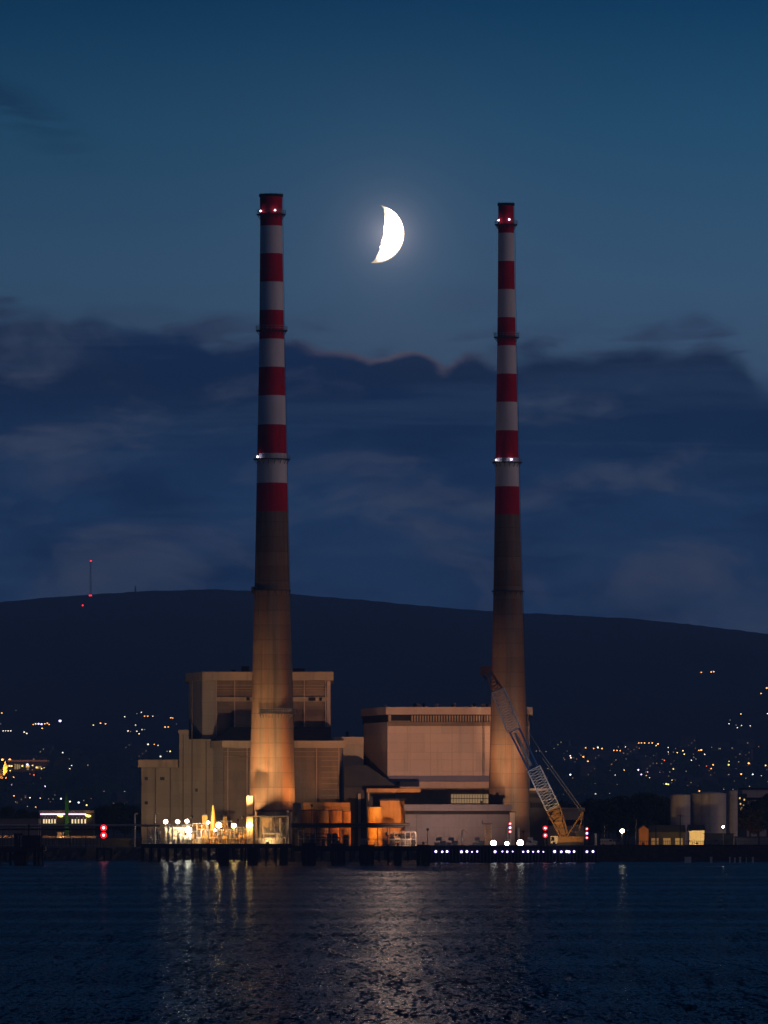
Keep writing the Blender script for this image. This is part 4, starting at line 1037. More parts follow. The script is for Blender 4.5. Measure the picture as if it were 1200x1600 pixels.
# floating boom strip linking far left shore
# ------------------------------------------------------------------ lamp-lined wharf at right
def wharf():
    D = 1990; zt = Z(1322.5, D)
    o = thing('wharf', 'long black wharf lined with small violet lamps below the crane', 'wharf', (X(800, D), D, 0))
    mb = MB(); mb.box(X(672, D), X(936, D), D + 1, D + 70, -2, zt); mb.build('body', M['black'], o)
    mb = MB(); px = 674
    while px < 936:
        mb.box(X(px, D), X(px + 1.6, D), D + .5, D + .99, -1, zt - .6); px += 5.4
    mb.build('fenders', M['darksteel'], o)
    mb = MB(); mb.box(X(671, D), X(937, D), D + .4, D + 1.2, zt + .003, zt + .35); mb.build('kerb', M['darksteel'], o)
    return zt
wz = wharf()
EM_SIG = {'R': emat('red_signal', (1.0, 0.004, 0.008), 3.0), 'V': emat('violet_signal', (0.45, 0.30, 1.0), 2.2)}
EM_CORE = {'R': emat('red_signal_core', (1.0, 0.45, 0.45), 9.0), 'V': emat('violet_signal_core', (0.9, 0.85, 1.0), 9.0)}
def deck_lamp(px, py, D, r, label):
    x = X(px, D); z = Z(py, D)
    o = thing('wharf_lamp', label, 'lamp', (x, D, z - .5), 'small lamps along the wharf edge')
    mb = MB(); mb.box(x - .1, x + .1, D, D + .5, z - .5, z - r * .6); mb.build('bracket', M['darksteel'], o)
    mb = MB(); mb.ball((x, D - .1, z), r, seg=10, rings=6); g_ = mb.build('lamp_globe', EMP['violet'], o); m4 = MB(); m4.ball((x, D - .1 - r * .8, z), r * .55, seg=10, rings=6); m4.build('glare_core', EM_CORE['V'], g_)  # glowing globe stands in for the violet halo, front ball for the glare
wl = [681, 691, 698.5, 721, 729.5, 737.5, 745.5, 773.5, 785, 792.5, 801, 817.5, 825, 833, 841, 849, 866.5, 877, 885.5, 889, 897, 917, 926.5]
rr = {681: .42, 691: .34, 721: .4, 729.5: .4, 773.5: .42, 866.5: .42, 885.5: .42, 889: .42, 897: .36, 917: .38, 926.5: .38}
NUM = ORD + ['seventeenth', 'eighteenth', 'nineteenth', 'twentieth', 'twenty-first', 'twenty-second', 'twenty-third']
for i, px in enumerate(wl): deck_lamp(px, 1330.5 + (i % 2) * .4, 1990, rr.get(px, .2 + .16 * ((i * 7) % 5) / 4) , 'small violet-white lamp, %s from the left along the wharf edge' % NUM[i])
gw = 'big lamps standing on the wharf'
for (px, py, r, c, lab) in [(771, 1317.5, .85, 'wharf', 'glaring lamp beside the small yellow lattice tower on the wharf'), (792, 1318, .6, 'wharf', 'smaller middle lamp between the two glaring wharf lamps'), (813, 1317, .95, 'wharf', 'glaring lamp nearest the crane on the wharf')]:
    flood_mast(px, py, 2000, c, r, lab, gw, wz)
def signal(px, rows, D, label, r, base, group='vertical stacks of signal lamps'):
    x = X(px, D); o = thing('signal_mast', label, 'signal light', (x, D, base), group)
    mb = MB(); mb.tube((x, D + .4, base), (x, D + .4, Z(rows[0][0] - 3, D)), .12, n=6); mb.build('pole', M['darksteel'], o)
    for (py, c) in rows:
        mb = MB(); mb.ball((x, D - .1, Z(py, D)), r, seg=12, rings=8); sl_ = mb.build('signal_lamp', EM_SIG[c], o); m4 = MB(); m4.ball((x, D - .1 - r * .8, Z(py, D)), r * .42, seg=10, rings=6); m4.build('glare_core', EM_CORE[c], sl_)  # coloured ball imitates the lamp's halo, small front ball its pale glare
        mb = MB(); mb.box(x - r * .6, x + r * .6, D + .1 + r * .5, D + .39, Z(py, D) - r * .5, Z(py, D) + r * .5); mb.build('lamp_bracket', M['darksteel'], o)
signal(797, [(1287, 'R'), (1293.2, 'V'), (1299.5, 'R')], 2000, 'red, white and red lamps stacked beside the pale pump house', .42, wz)
signal(852, [(1294, 'R'), (1305.3, 'R')], 2004, 'pair of big red lamps stacked left of the crane foot', .68, wz)
signal(917, [(1295, 'R'), (1302, 'V'), (1309, 'R')], 2000, 'red, white and red lamps stacked right of the crane', .42, wz)
signal(162, [(1293.5, 'R'), (1305, 'R')], 2060, 'pair of big red lamps stacked on the left shore', .95, 4)
# support for the left signal: stands on its own small piled stage
mb = MB(); D = 2058; mb.box(X(150, D), X(176, D), D, D + 6, 3.2, 4); 
for px in (152, 163, 174): mb.tube((X(px, D), D + .6, -3), (X(px, D), D + .6, 3.2), .35, n=8)
single(mb, 'landing_stage', M['black'], 'small black piled stage under the left pair of red lamps', 'stage', (X(163, D), D, 0))

# yellow lattice tower, pale posts, small davit on wharf
def lattice_tower(px, ytop, D, base, label, wd=.9, mat='ochre'):
    x = X(px, D); zt = Z(ytop, D); o = thing('lattice_tower', label, 'lattice tower', (x, D, base))
    mb = MB(); n = 7
    cs = [(-wd, 0), (wd, 0), (wd, 2 * wd), (-wd, 2 * wd)]
    for a, b in cs: mb.tube((x + a, D + b, base), (x + a, D + b, zt), .12, n=4)
    for i in range(n):
        z0 = base + (zt - base) * i / n; z1 = base + (zt - base) * (i + 1) / n
        for q in range(4):
            a, b = cs[q], cs[(q + 1) % 4]
            mb.tube((x + a[0], D + a[1], z0), (x + b[0], D + b[1], z1), .08, n=4); mb.tube((x + a[0], D + a[1], z1), (x + b[0], D + b[1], z1), .07, n=4)
    mb.build('lattice', M[mat], o)
    mb = MB(); mb.box(x - wd - .9, x + wd + .1, D - .2, D + 2, zt, zt + .25); mb.tube((x - wd - .8, D, zt), (x - wd - .8, D, zt + 1.2), .1, n=5); mb.build('top_platform', M['darksteel'], o)
lattice_tower(763, 1288, 2010, wz, 'small yellow lattice tower beside the left glaring wharf lamp')
for px, a, lab in ((792.5, 1292, 'pale lit post left of the stacked signal lamps'), (810, 1294, 'pale lit post right of the pale pump house'), (930.5, 1303, 'pale post at the right end of the wharf')):
    D = 2030; mb = MB(); mb.tube((X(px, D), D, wz), (X(px, D), D, Z(a, D)), .36, n=10); mb.ball((X(px, D), D, Z(a, D)), .36, sz=.5)
    single(mb, 'pale_post', M['cream'], lab, 'post', (X(px, D), D, wz), 'pale posts on the wharf')
def davit():
    D = 1996; x = X(722, D); o = thing('davit', 'thin dark davit post with a hanging arm near the left wharf lamps', 'davit', (x, D, wz))
    mb = MB(); zt = Z(1297, D); mb.tube((x, D, wz), (x, D, zt), .1, n=6); mb.tube((x, D, zt), (x + .9, D, zt - .1), .08, n=5); mb.build('post', M['steel'], o)
    mb = MB(); mb.tube((x + .8, D, zt - .1), (x + 1.6, D, zt - 1.4), .07, n=5); mb.build('arm', M['steel'], o)
davit()
for (px, lab) in ((688, 'first stack of dark crates from the left on the wharf'), (707, 'second stack of dark crates from the left on the wharf'), (748, 'third stack of dark crates from the left on the wharf'), (831, 'stack of dark crates left of the crane')):
    D = 2012; mb = MB(); x = X(px, D)
    for (a, b, h) in ((-1.8, -.2, 1.1), (-.1, 1.6, 1.6), (-1.2, .4, 2.2)):
        z0 = wz if h < 2 else wz + 1.62
        mb.box(x + a, x + b, D + (0 if h < 2 else .4), D + 1.4, z0, wz + (h if h < 2 else 2.6))
    single(mb, 'crate_stack', M['grey'], lab, 'crates', (x, D, wz), 'crate stacks on the wharf')

# ------------------------------------------------------------------ crane
def crane():
    D = 2040.0
    o = thing('lattice_crane', 'big crawler crane with a leaning white, blue and orange lattice boom on the wharf', 'crane', (X(884, D), D, wz))
    def lat(c0, c1, w0, w1, dep0, dep1, n, name, mat, rc=.18, rb=.10, parent=o):
        p, q = P(*c0, D), P(*c1, D); ax_ = (q - p).normalized(); v = Vector((0, 1, 0)).cross(ax_).normalized(); u = Vector((0, 1, 0))
        mb = MB()
        def cor(t):
            c = p.lerp(q, t); w_ = (w0 + (w1 - w0) * t) / 2; d_ = (dep0 + (dep1 - dep0) * t) / 2
            return [c + v * w_ * s + u * d_ * r_ for s, r_ in ((-1, -1), (1, -1), (1, 1), (-1, 1))]
        A_, B_ = cor(0), cor(1)
        for a, b in zip(A_, B_): mb.tube(a, b, rc, n=5)
        for i in range(n):
            a = cor(i / n); b = cor((i + 1) / n); m = cor((i + .5) / n)
            for k in range(4):
                k2 = (k + 1) % 4
                mb.tube(a[k], m[k2], rb, n=4); mb.tube(m[k2], b[k], rb, n=4)
                if i in (0,): mb.tube(a[k], a[k2], rc * .8, n=4)
                if i == n - 1: mb.tube(b[k], b[k2], rc * .8, n=4)
        return mb.build(name, mat, parent)
    # lower white lattice, blue middle, upper white lattice along the boom
    lat((864, 1263), (834, 1201), 4.0, 4.0, 3.4, 3.4, 8, 'lower_boom', M['boomwhite'])
    lat((833, 1200), (804, 1141), 2.9, 3.1, 2.6, 2.6, 3, 'middle_boom', M['boomblue'], .26, .07)
    lat((803, 1140), (778, 1079), 4.0, 4.0, 3.4, 3.4, 8, 'upper_boom', M['boomwhite'])
    # sheet between chords of the middle boom
    mb = MB(); p, q = P(831, 1196, D), P(806, 1144, D); v = Vector((0, 1, 0)).cross((q - p).normalized())
    mb.tube(p - v * .3, q - v * .3, .55, n=8); mb.build('inner_jib', M['steel'], o)
    # orange root section, tapering to the pivot
    lat((884.5, 1313), (864.5, 1264), 2.2, 4.1, 2.0, 3.4, 5, 'boom_root', M['cranepaint'], .24, .13)
    mb = MB(); p, q = P(883, 1310, D + .4), P(866, 1268, D + .4); ax_ = (q - p).normalized(); v = Vector((0, 1, 0)).cross(ax_)
    mb.add([p - v * .5, p + v * .5, q + v * 1.5, q - v * 1.5] + [z + Vector((0, .15, 0)) for z in (p - v * .5, p + v * .5, q + v * 1.5, q - v * 1.5)],
           [(3, 2, 1, 0), (4, 5, 6, 7), (0, 1, 5, 4), (1, 2, 6, 5), (2, 3, 7, 6), (3, 0, 4, 7)])
    mb.build('root_plate', M['cranepaint'], o)
    # head with sheaves
    lat((777, 1078), (763, 1050), 3.2, 1.6, 2.4, 1.4, 3, 'boom_tip', M['rust'], .22, .13)
    mb = MB(); c = P(759, 1046, D); ax_ = (P(763, 1050, D) - P(777, 1078, D)).normalized(); v = Vector((0, 1, 0)).cross(ax_)
    for s in (-.8, -.3, .3, .8): mb.tube(c + Vector((0, s - .15, 0)), c + Vector((0, s + .15, 0)), 1.15, n=14)
    for s in (-.8, -.3, .3, .8): mb.tube(c + v * -1.4 + Vector((0, s - .15, 0)) - ax_ * .6, c + v * -1.4 + Vector((0, s + .15, 0)) - ax_ * .6, .8, n=12)
    mb.box(c.x - 1.7, c.x + 1.5, D - 1.0, D + 1.0, c.z - .3, c.z + .9); mb.tube(c + v * 1.2, P(773, 1072, D) + v * 1.2, .28, n=6)
    mb.build('head_sheaves', M['rust'], o)
    mb = MB(); c = P(757.5, 1055, D); mb.tube(c + Vector((-.6, 0, 0)), P(761, 1062, D), .3, n=6); mb.build('hook_block', M['darksteel'], o)
    # back mast and stays
    top = P(911, 1268, D)
    for s in (-1.2, 1.2):
        m2 = MB(); m2.tube(P(884, 1309, D) + Vector((0, s, 0)), top + Vector((0, s * .5, 0)), .28, n=6); m2.tube(P(902, 1313, D) + Vector((0, s, 0)), top + Vector((0, s * .5, 0)), .22, n=6)
        for t in (.25, .5, .75):
            m2.tube(P(884, 1309, D).lerp(top, t) + Vector((0, s, 0)), P(902, 1313, D).lerp(top, t) + Vector((0, s, 0)), .1, n=4)
        m2.build('back_mast', M['darksteel'] if s > 0 else M['cranepaint'], o)
    mb = MB(); mb.box(top.x - 1.6, top.x + .6, D - .9, D + .9, top.z - .1, top.z + .5); mb.build('mast_head', M['darksteel'], o)
    for s in (-.7, .7):
        m2 = MB(); m2.tube(top + Vector((0, s, .4)), P(849, 1180, D) + Vector((0, s, 0)), .075, n=4); m2.tube(P(849, 1180, D) + Vector((0, s, 0)), P(766, 1048, D) + Vector((0, s, 0)), .05, n=4)
        m2.tube(top + Vector((-.8, s, .2)), P(847, 1184, D) + Vector((0, s, 0)), .06, n=4)
        m2.build('stay_line', M['steel'], o)
    # counterweight, deck, cab, tracks
    mb = MB(); mb.pbox(870, 912, 1307, 1316, D - 1.8, 3.6); mb.build('machine_deck', M['cranepaint'], o)
    mb = MB(); mb.pbox(900, 915, 1298, 1312, D - 1.5, 3.0); mb.build('counterweight', M['darksteel'], o)
    mb = MB()
    mb.prism([(X(860, D), D - 1.9), (X(871, D), D - 1.9), (X(871, D), D - .4), (X(860, D), D - .4)], Z(1318, D), Z(1306.5, D)); cb = mb.build('cab', M['cream'], o)
    mb = MB(); mb.box(X(861, D), X(866, D), D - 1.95, D - 1.905, Z(1314, D), Z(1308, D)); mb.build('cab_window', M['black'], cb)
    for y in (D - 3.2, D + 2.0):
        m2 = MB(); z0 = wz + .003; z1 = Z(1317, D); xa, xb = X(868, D), X(908, D); rz = (z1 - z0) / 2
        prof = [(xa + rz, z0), (xb - rz, z0), (xb, z0 + rz), (xb - rz, z1), (xa + rz, z1), (xa, z0 + rz)]
        vs = [(a, yy, z) for yy in (y, y + 1.2) for a, z in prof]; n = 6
        m2.add(vs, [tuple(range(n)), tuple(range(n, 2 * n))[::-1]] + [(i, n + i, n + (i + 1) % n, (i + 1) % n) for i in range(n)]); m2.build('track', M['darksteel'], o)
crane()
floodlight(866, 1317, 2022, (X(878, 2040), 2040, 14), 9000, (1.0, 0.62, 0.25), 80, 'small work light at the crane foot', zb=wz)
floodlight(826, 1316, 2014, (X(826, 2040), 2040, 34), 10000, (0.9, 0.9, 1.0), 60, 'cold work light aimed up the crane boom', zb=wz)

# ------------------------------------------------------------------ right shore
tank(1048, 1079.5, 1243, 2260, M['tank'], 'left pale oil tank on the right shore', group='oil tanks on the right shore', rim=False)
tank(1081, 1136, 1241, 2262, M['tank'], 'widest middle oil tank with a dark stain, right shore', group='oil tanks on the right shore', rim=False)
mb = MB()
tank(1136.5, 1153, 1236, 2272, M['tank'], 'slim taller tank against the middle oil tank', group='oil tanks on the right shore', rim=False)
def gable(D, a, b, yeave, yridge, dep, wallm, label, ridge_x=True, cat='shed', doors=0):
    o = thing('gabled_shed', label, cat, (X((a + b) / 2, D), D, 4)); x0, x1 = X(a, D), X(b, D); ze, zr = Z(yeave, D), Z(yridge, D)
    mb = MB(); mb.box(x0, x1, D, D + dep, 4, ze)
    if ridge_x:   # ridge runs left-right
        mb.add([(x0, D, ze), (x0, D + dep, ze), (x0, D + dep / 2, zr)], [(0, 2, 1)]); mb.add([(x1, D, ze), (x1, D + dep, ze), (x1, D + dep / 2, zr)], [(0, 1, 2)])
        w_ = mb.build('wall', wallm, o)
        mb = MB(); ym = D + dep / 2; e = .3
        mb.add([(x0 - e, D - e, ze), (x1 + e, D - e, ze), (x1 + e, ym, zr + .05), (x0 - e, ym, zr + .05), (x1 + e, D + dep + e, ze), (x0 - e, D + dep + e, ze),
                (x0 - e, D - e, ze + .2), (x1 + e, D - e, ze + .2), (x1 + e, ym, zr + .25), (x0 - e, ym, zr + .25), (x1 + e, D + dep + e, ze + .2), (x0 - e, D + dep + e, ze + .2)],
               [(6, 7, 8, 9), (9, 8, 10, 11), (0, 1, 7, 6), (5, 11, 10, 4), (0, 6, 9, 3), (3, 9, 11, 5), (1, 2, 8, 7), (2, 4, 10, 8), (0, 3, 2, 1), (3, 5, 4, 2)])
        mb.build('roof', M['slate'], o)
    else:
        xm = (x0 + x1) / 2
        mb.add([(x0, D, ze), (x1, D, ze), (xm, D, zr)], [(0, 1, 2)]); w_ = mb.build('wall', wallm, o)
        mb = MB(); e = .25
        for s, xe in ((-1, x0), (1, x1)):
            mb.add([(xe + s * e, D - e, ze), (xm, D - e, zr + .05), (xm, D + dep, zr + .05), (xe + s * e, D + dep, ze), (xe + s * e, D - e, ze + .2), (xm, D - e, zr + .25), (xm, D + dep, zr + .25), (xe + s * e, D + dep, ze + .2)],
                   [(0, 1, 2, 3), (4, 7, 6, 5), (0, 4, 5, 1), (3, 2, 6, 7), (0, 3, 7, 4)])
        mb.build('roof', M['slate'], o)
    for i in range(doors):
        mb = MB(); xx = x0 + (x1 - x0) * (i + .5) / doors; mb.box(xx - 1.2, xx + 1.2, D - .1, D - .01, 4, 6.4); mb.build('door', M['cream'], o)
    return o
gable(2240, 998, 1013.5, 1296, 1290, 10, M['ochre'], 'small gabled hut lit deep orange on the right shore', False, 'hut')
gable(2244, 1014, 1070, 1301, 1290.5, 9, M['darksteel'], 'long dark shed between the orange hut and the yellow gable', True, doors=3)
gable(2236, 1077, 1100.5, 1298, 1289.5, 12, M['cream'], 'shed whose wall is lit bright yellow below the oil tanks')
floodlight(1089, 1318, 2222, (X(1089, 2236), 2236, 8), 8500, (1.0, 0.62, 0.18), 95, 'floodlight at the foot of the bright yellow shed')
floodlight(1005, 1318, 2226, (X(1005, 2240), 2240, 7), 1700, (1.0, 0.42, 0.06), 90, 'floodlight at the foot of the orange hut')
flood_mast(972, 1298.5, 2200, 'white', .62, 'lone white lamp left of the orange hut', 'lamps on the right shore')
flood_mast(1130, 1292, 2205, 'white', .36, 'cold lamp in front of the middle oil tank', 'lamps on the right shore')
plain_building('low_store', 'low dark store in front of the right-hand oil tanks', 'store', 2215, 1102, 1146, 1302, 8, M['darksteel'], M['roof'], 1)
plain_building('long_shed', 'long low grey shed running off the right edge', 'shed', 2212, 1150, 1225, 1307, 10, M['grey'], M['roof'], 1)
plain_building('office_block', 'dim brown office block at the right edge beyond the oil tanks', 'building', 2700, 1160, 1215, 1231, 20, M['clad'], M['roof'], 3, [(1246, 1250)])
EM_WIN = emat('lit_window_yellow', (1.0, 0.66, 0.22), 1.1, False)
def stair_lights():
    D = 2500; o = thing('stair_block', 'narrow stair block with a column of yellow lit windows by the slim tank', 'building', (X(1160, D), D, 4))
    mb = MB(); mb.pbox(1154, 1167, 1240, 1318, D, 8); mb.build('wall', M['house'], o)
    for i, (px, py) in enumerate([(1156, 1247), (1163, 1249.5), (1157, 1256), (1162, 1258), (1158, 1264), (1161, 1268), (1157, 1272), (1160, 1262)]):
        m2 = MB(); m2.box(X(px - 1, D), X(px + 1, D), D - .1, D - .01, Z(py + 1.4, D), Z(py - 1.2, D)); m2.build('window', EM_WIN, o)
stair_lights()
def right_quay():
    D = 2050
    o = thing('quay_wall', 'low black quay running along the water at the right', 'quay', (X(1070, D), D, 0))
    mb = MB(); mb.box(X(936.5, D), X(1290, D), D, D + 52, -2, Z(1321, D)); mb.build('body', M['rock'], o)
    mb = MB(); mb.box(X(936.5, D), X(1290, D), D - .3, D + .9, Z(1321, D) + .003, Z(1320, D)); mb.build('coping', M['black'], o)
right_quay()
for (px, yt, lab) in ((994, 1278, 'tall dark pole left of the orange hut'), (1025, 1284, 'dark pole in front of the long dark shed'), (1063, 1272, 'tallest dark pole left of the bright yellow shed'), (944, 1287, 'dark pole between crane and lone white lamp'), (1186, 1284, 'dark pole near the right edge')):
    D = 2200; mb = MB(); x = X(px, D); mb.tube((x, D, 4), (x, D, Z(yt, D)), .22, .14, n=6); mb.box(x - 1.1, x + 1.1, D - .1, D + .1, Z(yt + 3, D), Z(yt + 2.2, D))
    single(mb, 'utility_pole', M['bark'], lab, 'pole', (x, D, 4), 'dark poles on the right shore')
fence(938, 1200, 2104, 1313, 'long dark palisade fence on top of the right quay', M['darksteel'], step=3)
def van(px, D, label, mat):
    x = X(px, D); o = thing('parked_van', label, 'van', (x, D, 4), 'vehicles parked on the right shore')
    mb = MB(); mb.add([(x - 2.4, D, 4.45), (x + 2.5, D, 4.45), (x + 2.5, D, 5.4), (x + 1.7, D, 5.55), (x + 1.1, D, 6.3), (x - 2.4, D, 6.35)] + [(x - 2.4, D + 1.9, 4.45), (x + 2.5, D + 1.9, 4.45), (x + 2.5, D + 1.9, 5.4), (x + 1.7, D + 1.9, 5.55), (x + 1.1, D + 1.9, 6.3), (x - 2.4, D + 1.9, 6.35)],
        [(0, 1, 2, 3, 4, 5), (11, 10, 9, 8, 7, 6)] + [(i, 6 + i, 6 + (i + 1) % 6, (i + 1) % 6) for i in range(6)]); mb.build('body', mat, o)
    mb = MB(); mb.box(x + .4, x + 1.15, D - .03, D - .005, 5.5, 6.1); mb.build('window', M['black'], o)
    for wx in (-1.5, 1.6):
        mb = MB(); mb.tube((x + wx, D - .05, 4.36), (x + wx, D + .25, 4.36), .36, n=12); mb.build('wheel', M['black'], o)
van(950, 2180, 'pale van parked left of the lone white lamp', M['cream'])
van(962, 2184, 'dark van parked close to the lone white lamp', M['grey'])
van(1116, 2190, 'grey van parked before the low dark store', M['grey'])
for i, (a, b, t, lab) in enumerate([(1070, 1080, 1340, 'widest pale block standing in the water at right'), (1109.5, 1113, 1340, 'pale post next right of the widest block'), (1139.5, 1141.5, 1340, 'first of the thin pale posts right of the wider post'), (1147, 1149.5, 1341, 'second of the thin pale posts at right'), (1155, 1158, 1340, 'third of the thin pale posts at right'), (1165.5, 1166.5, 1341, 'faintest thin pale post at right'), (1175, 1178, 1340, 'last thin pale post near the right edge')]):
    D = 1960; mb = MB(); x0, x1 = X(a, D), X(b, D); mb.box(x0, x1, D, D + min(1.5, x1 - x0), -2, Z(t, D)); mb.box(x0 - .08, x1 + .08, D - .08, D + min(1.5, x1 - x0) + .08, Z(t, D) + .003, Z(t, D) + .2)
    single(mb, 'water_post', M['post'], lab, 'post', (x0, D, 0), 'pale posts in the water at right')

# ------------------------------------------------------------------ left shore buildings
EM_NEON = emat('pink_neon_strip', (1.0, 0.50, 0.85), 3.2)
EM_COLW = emat('lit_column_windows', (1.0, 0.74, 0.42), 1.3)
def club():
    D = 2350
    o = thing('columned_building', 'long low building with pink neon roof edge and lit columns behind the left shore', 'building', (X(104, D), D, 4))
    mb = MB(); mb.pbox(62, 146, 1266, 1318, D + 1, 14); mb.build('wall', M['house'], o)
    mb = MB(); mb.pbox(61.5, 146.5, 1266, 1270, D + .4, .59); mb.build('parapet', M['cladsh'], o)
    for a, b in ((63, 102.5), (106, 134.5)):
        m2 = MB(); m2.pbox(a, b, 1271.2, 1273, D + .2, .5); m2.build('neon_strip', EM_NEON, o)
    for px in (68.5, 72.5, 76.8, 81.2, 85.8, 113, 117.8, 122.7, 127.8, 133):
        m2 = MB(); m2.pbox(px - 1, px + 1, 1280, 1286.5, D + .5, .49); m2.build('lit_window', EM_COLW, o)
        m2 = MB(); m2.pbox(px + 1.3, px + 2.4, 1276, 1288, D + .2, .5); m2.build('column', M['cream'], o)
    for a in (95, 138.5):
        m2 = MB(); m2.ball((X(a, D), D, Z(1275, D)), .8, sz=.5); m2.build('porch_lamp', EM_GOLD, o)
        m2 = MB(); m2.ball((X(a - 3, D), D + .2, Z(1274, D)), .6, sz=.5); m2.build('porch_lamp', EM_GOLD, o)
EM_GOLD = emat('porch_lamp_gold', (1.0, 0.66, 0.15), 4.0)
club()
def spire():
    D = 2338
    o = thing('green_spire', 'slim green lit spire rising through the columned building', 'spire', (X(104, D), D, 4))
    mb = MB(); mb.pbox(101.5, 107, 1255, 1320, D, 1.2); mb.build('tower', M['green'], o)
    mb = MB(); x = X(104.2, D); mb.add([(X(101.2, D), D - .05, Z(1255, D) + .003), (X(107.3, D), D - .05, Z(1255, D) + .003), (X(107.3, D), D + 1.3, Z(1255, D) + .003), (X(101.2, D), D + 1.3, Z(1255, D) + .003), (X(103.2, D), D + .6, Z(1236, D))],
        [(3, 2, 1, 0), (0, 1, 4), (1, 2, 4), (2, 3, 4), (3, 0, 4)]); mb.build('spire_cap', M['green'], o)
    floodlight(112, 1308, 2326, (X(104, D), D, 14), 1500, (0.5, 1.0, 0.15), 60, 'green floodlight at the foot of the slim spire')
spire()
plain_building('warehouse', 'long dim grey warehouse at the left edge', 'warehouse', 2330, -60, 60, 1277, 18, M['grey'], M['roof'], 2)
mb = MB(); D = 2160; mb.box(X(-40, D), X(25, D), D, D + .4, 4, Z(1305, D)); mb.box(X(66, D), X(150, D), D, D + .4, 4, Z(1306, D)); single(mb, 'low_wall', M['fascia'], 'low wall lit warm orange along the left shore road', 'wall', (X(50, D), D, 4))
for px in (-8, 12, 75, 100, 130):
    o = floodlight(px, 1311, 2148, (X(px + 3, 2160), 2160, 4.6), 420, (1.0, 0.50, 0.14), 120, {-8: 'wall light beyond the left edge', 12: 'leftmost small wall light on the shore road', 75: 'second small wall light from the left', 100: 'small wall light below the green spire', 130: 'small wall light left of the red lamps'}[px])
mb = MB(); D = 2142; mb.box(X(-80, D), X(222, D), D, D + 3, 4, Z(1309.5, D)); single(mb, 'bund_wall', M['rock'], 'dark bund along the left shore in front of the lit low wall', 'wall', (X(70, D), D, 4))
plain_building('white_container', 'small white lit container in front of the columned building', 'container', 2150, 89.5, 98.5, 1300, 3, M['cream'], M['cream'], 1)
# church and golden hall
def church():
    D = find_D(8, 1215, 1); x = X(8, D); g = terrain(x, D)
    EMC = emat('floodlit_church_stone', (1.0, 0.38, 0.06), 0.0)
    o = thing('church', 'floodlit orange church with a pointed tower at the left edge', 'church', (x, D, g))
    mb = MB(); mb.box(X(-12, D), X(4.8, D), D, D + 15, g - 4, Z(1213, D)); mb.box(X(5, D), X(11, D), D - 2, D + 6, g - 4, Z(1199, D)); mb.build('wall', M['cream'], o)
    mb = MB(); a, b = X(4.8, D), X(11.2, D); zz = Z(1199, D) + .01; mb.add([(a, D - 2.2, zz), (b, D - 2.2, zz), (b, D + 6.2, zz), (a, D + 6.2, zz), ((a + b) / 2, D + 2, Z(1188.5, D))], [(3, 2, 1, 0), (0, 1, 4), (1, 2, 4), (2, 3, 4), (3, 0, 4)]); mb.build('spire', M['cream'], o)
    f = floodlight(14, 1222, D - 40, (x, D, g + 14), 450000, (1.0, 0.36, 0.04), 60, 'sodium floodlight at the foot of the floodlit church', zb=terrain(X(14, D - 40), D - 40), z=terrain(X(14, D - 40), D - 40) + 12)
church()
def golden_hall():
    D = find_D(45, 1206, 1); x = X(45, D); g = terrain(x, D)
    o = thing('hall', 'long flat hall with a row of golden windows beside the church', 'building', (x, D, g))
    mb = MB(); mb.box(X(12, D), X(74, D), D, D + 30, g - 6, Z(1190, D)); mb.build('wall', M['house'], o)
    mb = MB(); mb.box(X(11, D), X(75, D), D - 1, D + 31, Z(1190, D) + .01, Z(1187.5, D)); mb.build('roof', M['cladsh'], o)
    for (a, b, y0, y1, s) in ((11.5, 19.5, 1195.5, 1198, 1), (22.5, 25, 1193.5, 1202, 0), (26, 28.5, 1194, 1202, 0), (29.2, 31.5, 1194.5, 1201, 0), (34, 36.5, 1195, 1198.5, 1), (40.5, 46, 1195.5, 1199, 1), (42, 45, 1199.5, 1203, 0), (49.8, 52.5, 1194.5, 1197.5, 0), (56, 60, 1197.5, 1201, 1), (61.5, 64.5, 1197, 1200.5, 0)):
        m2 = MB(); m2.box(X(a, D), X(b, D), D - .3, D - .01, Z(y1, D), Z(y0, D)); m2.build('window', EM_WIN if s else EM_WIN2, o)
EM_WIN2 = emat('lit_window_dim', (0.9, 0.75, 0.3), 0.28, False)
EM_WIN3 = emat('lit_window_faint', (1.0, 0.7, 0.4), 0.10, False)
golden_hall()

# ------------------------------------------------------------------ town houses on the slope
def make_house(w_, d_, h_, rh, storeys, nwin, em):
    o = thing('house', 'x', 'house', (0, 0, 0), 'dark houses of the far town')
    mb = MB(); mb.box(-w_ / 2, w_ / 2, 0, d_, -4, h_); mb.add([(-w_ / 2, 0, h_), (-w_ / 2, d_, h_), (-w_ / 2, d_ / 2, h_ + rh)], [(0, 2, 1)]); mb.add([(w_ / 2, 0, h_), (w_ / 2, d_, h_), (w_ / 2, d_ / 2, h_ + rh)], [(0, 1, 2)])
    mb.build('wall', M['house'], o)
    mb = MB(); e = .5
    mb.add([(-w_ / 2 - e, -e, h_), (w_ / 2 + e, -e, h_), (w_ / 2 + e, d_ / 2, h_ + rh + .3), (-w_ / 2 - e, d_ / 2, h_ + rh + .3), (w_ / 2 + e, d_ + e, h_), (-w_ / 2 - e, d_ + e, h_)], [(0, 1, 2, 3), (3, 2, 4, 5)])
    rf = mb.build('roof', M['slate'], o)
    mb = MB(); mb.box(w_ * .25, w_ * .25 + 1, d_ / 2 - .5, d_ / 2 + .5, h_ + rh * .6, h_ + rh + 1.4); mb.build('chimney_stack', M['house'], rf)
    for s in range(storeys):
        for i in range(nwin):
            x = -w_ / 2 + w_ * (i + .5) / nwin; z = 1.2 + s * 2.8
            m2 = MB(); m2.box(x - .6, x + .6, -.06, -.01, z, z + 1.4); m2.build('window', em if (s * 7 + i * 3) % 5 == 1 else M['black'], o)
    return o
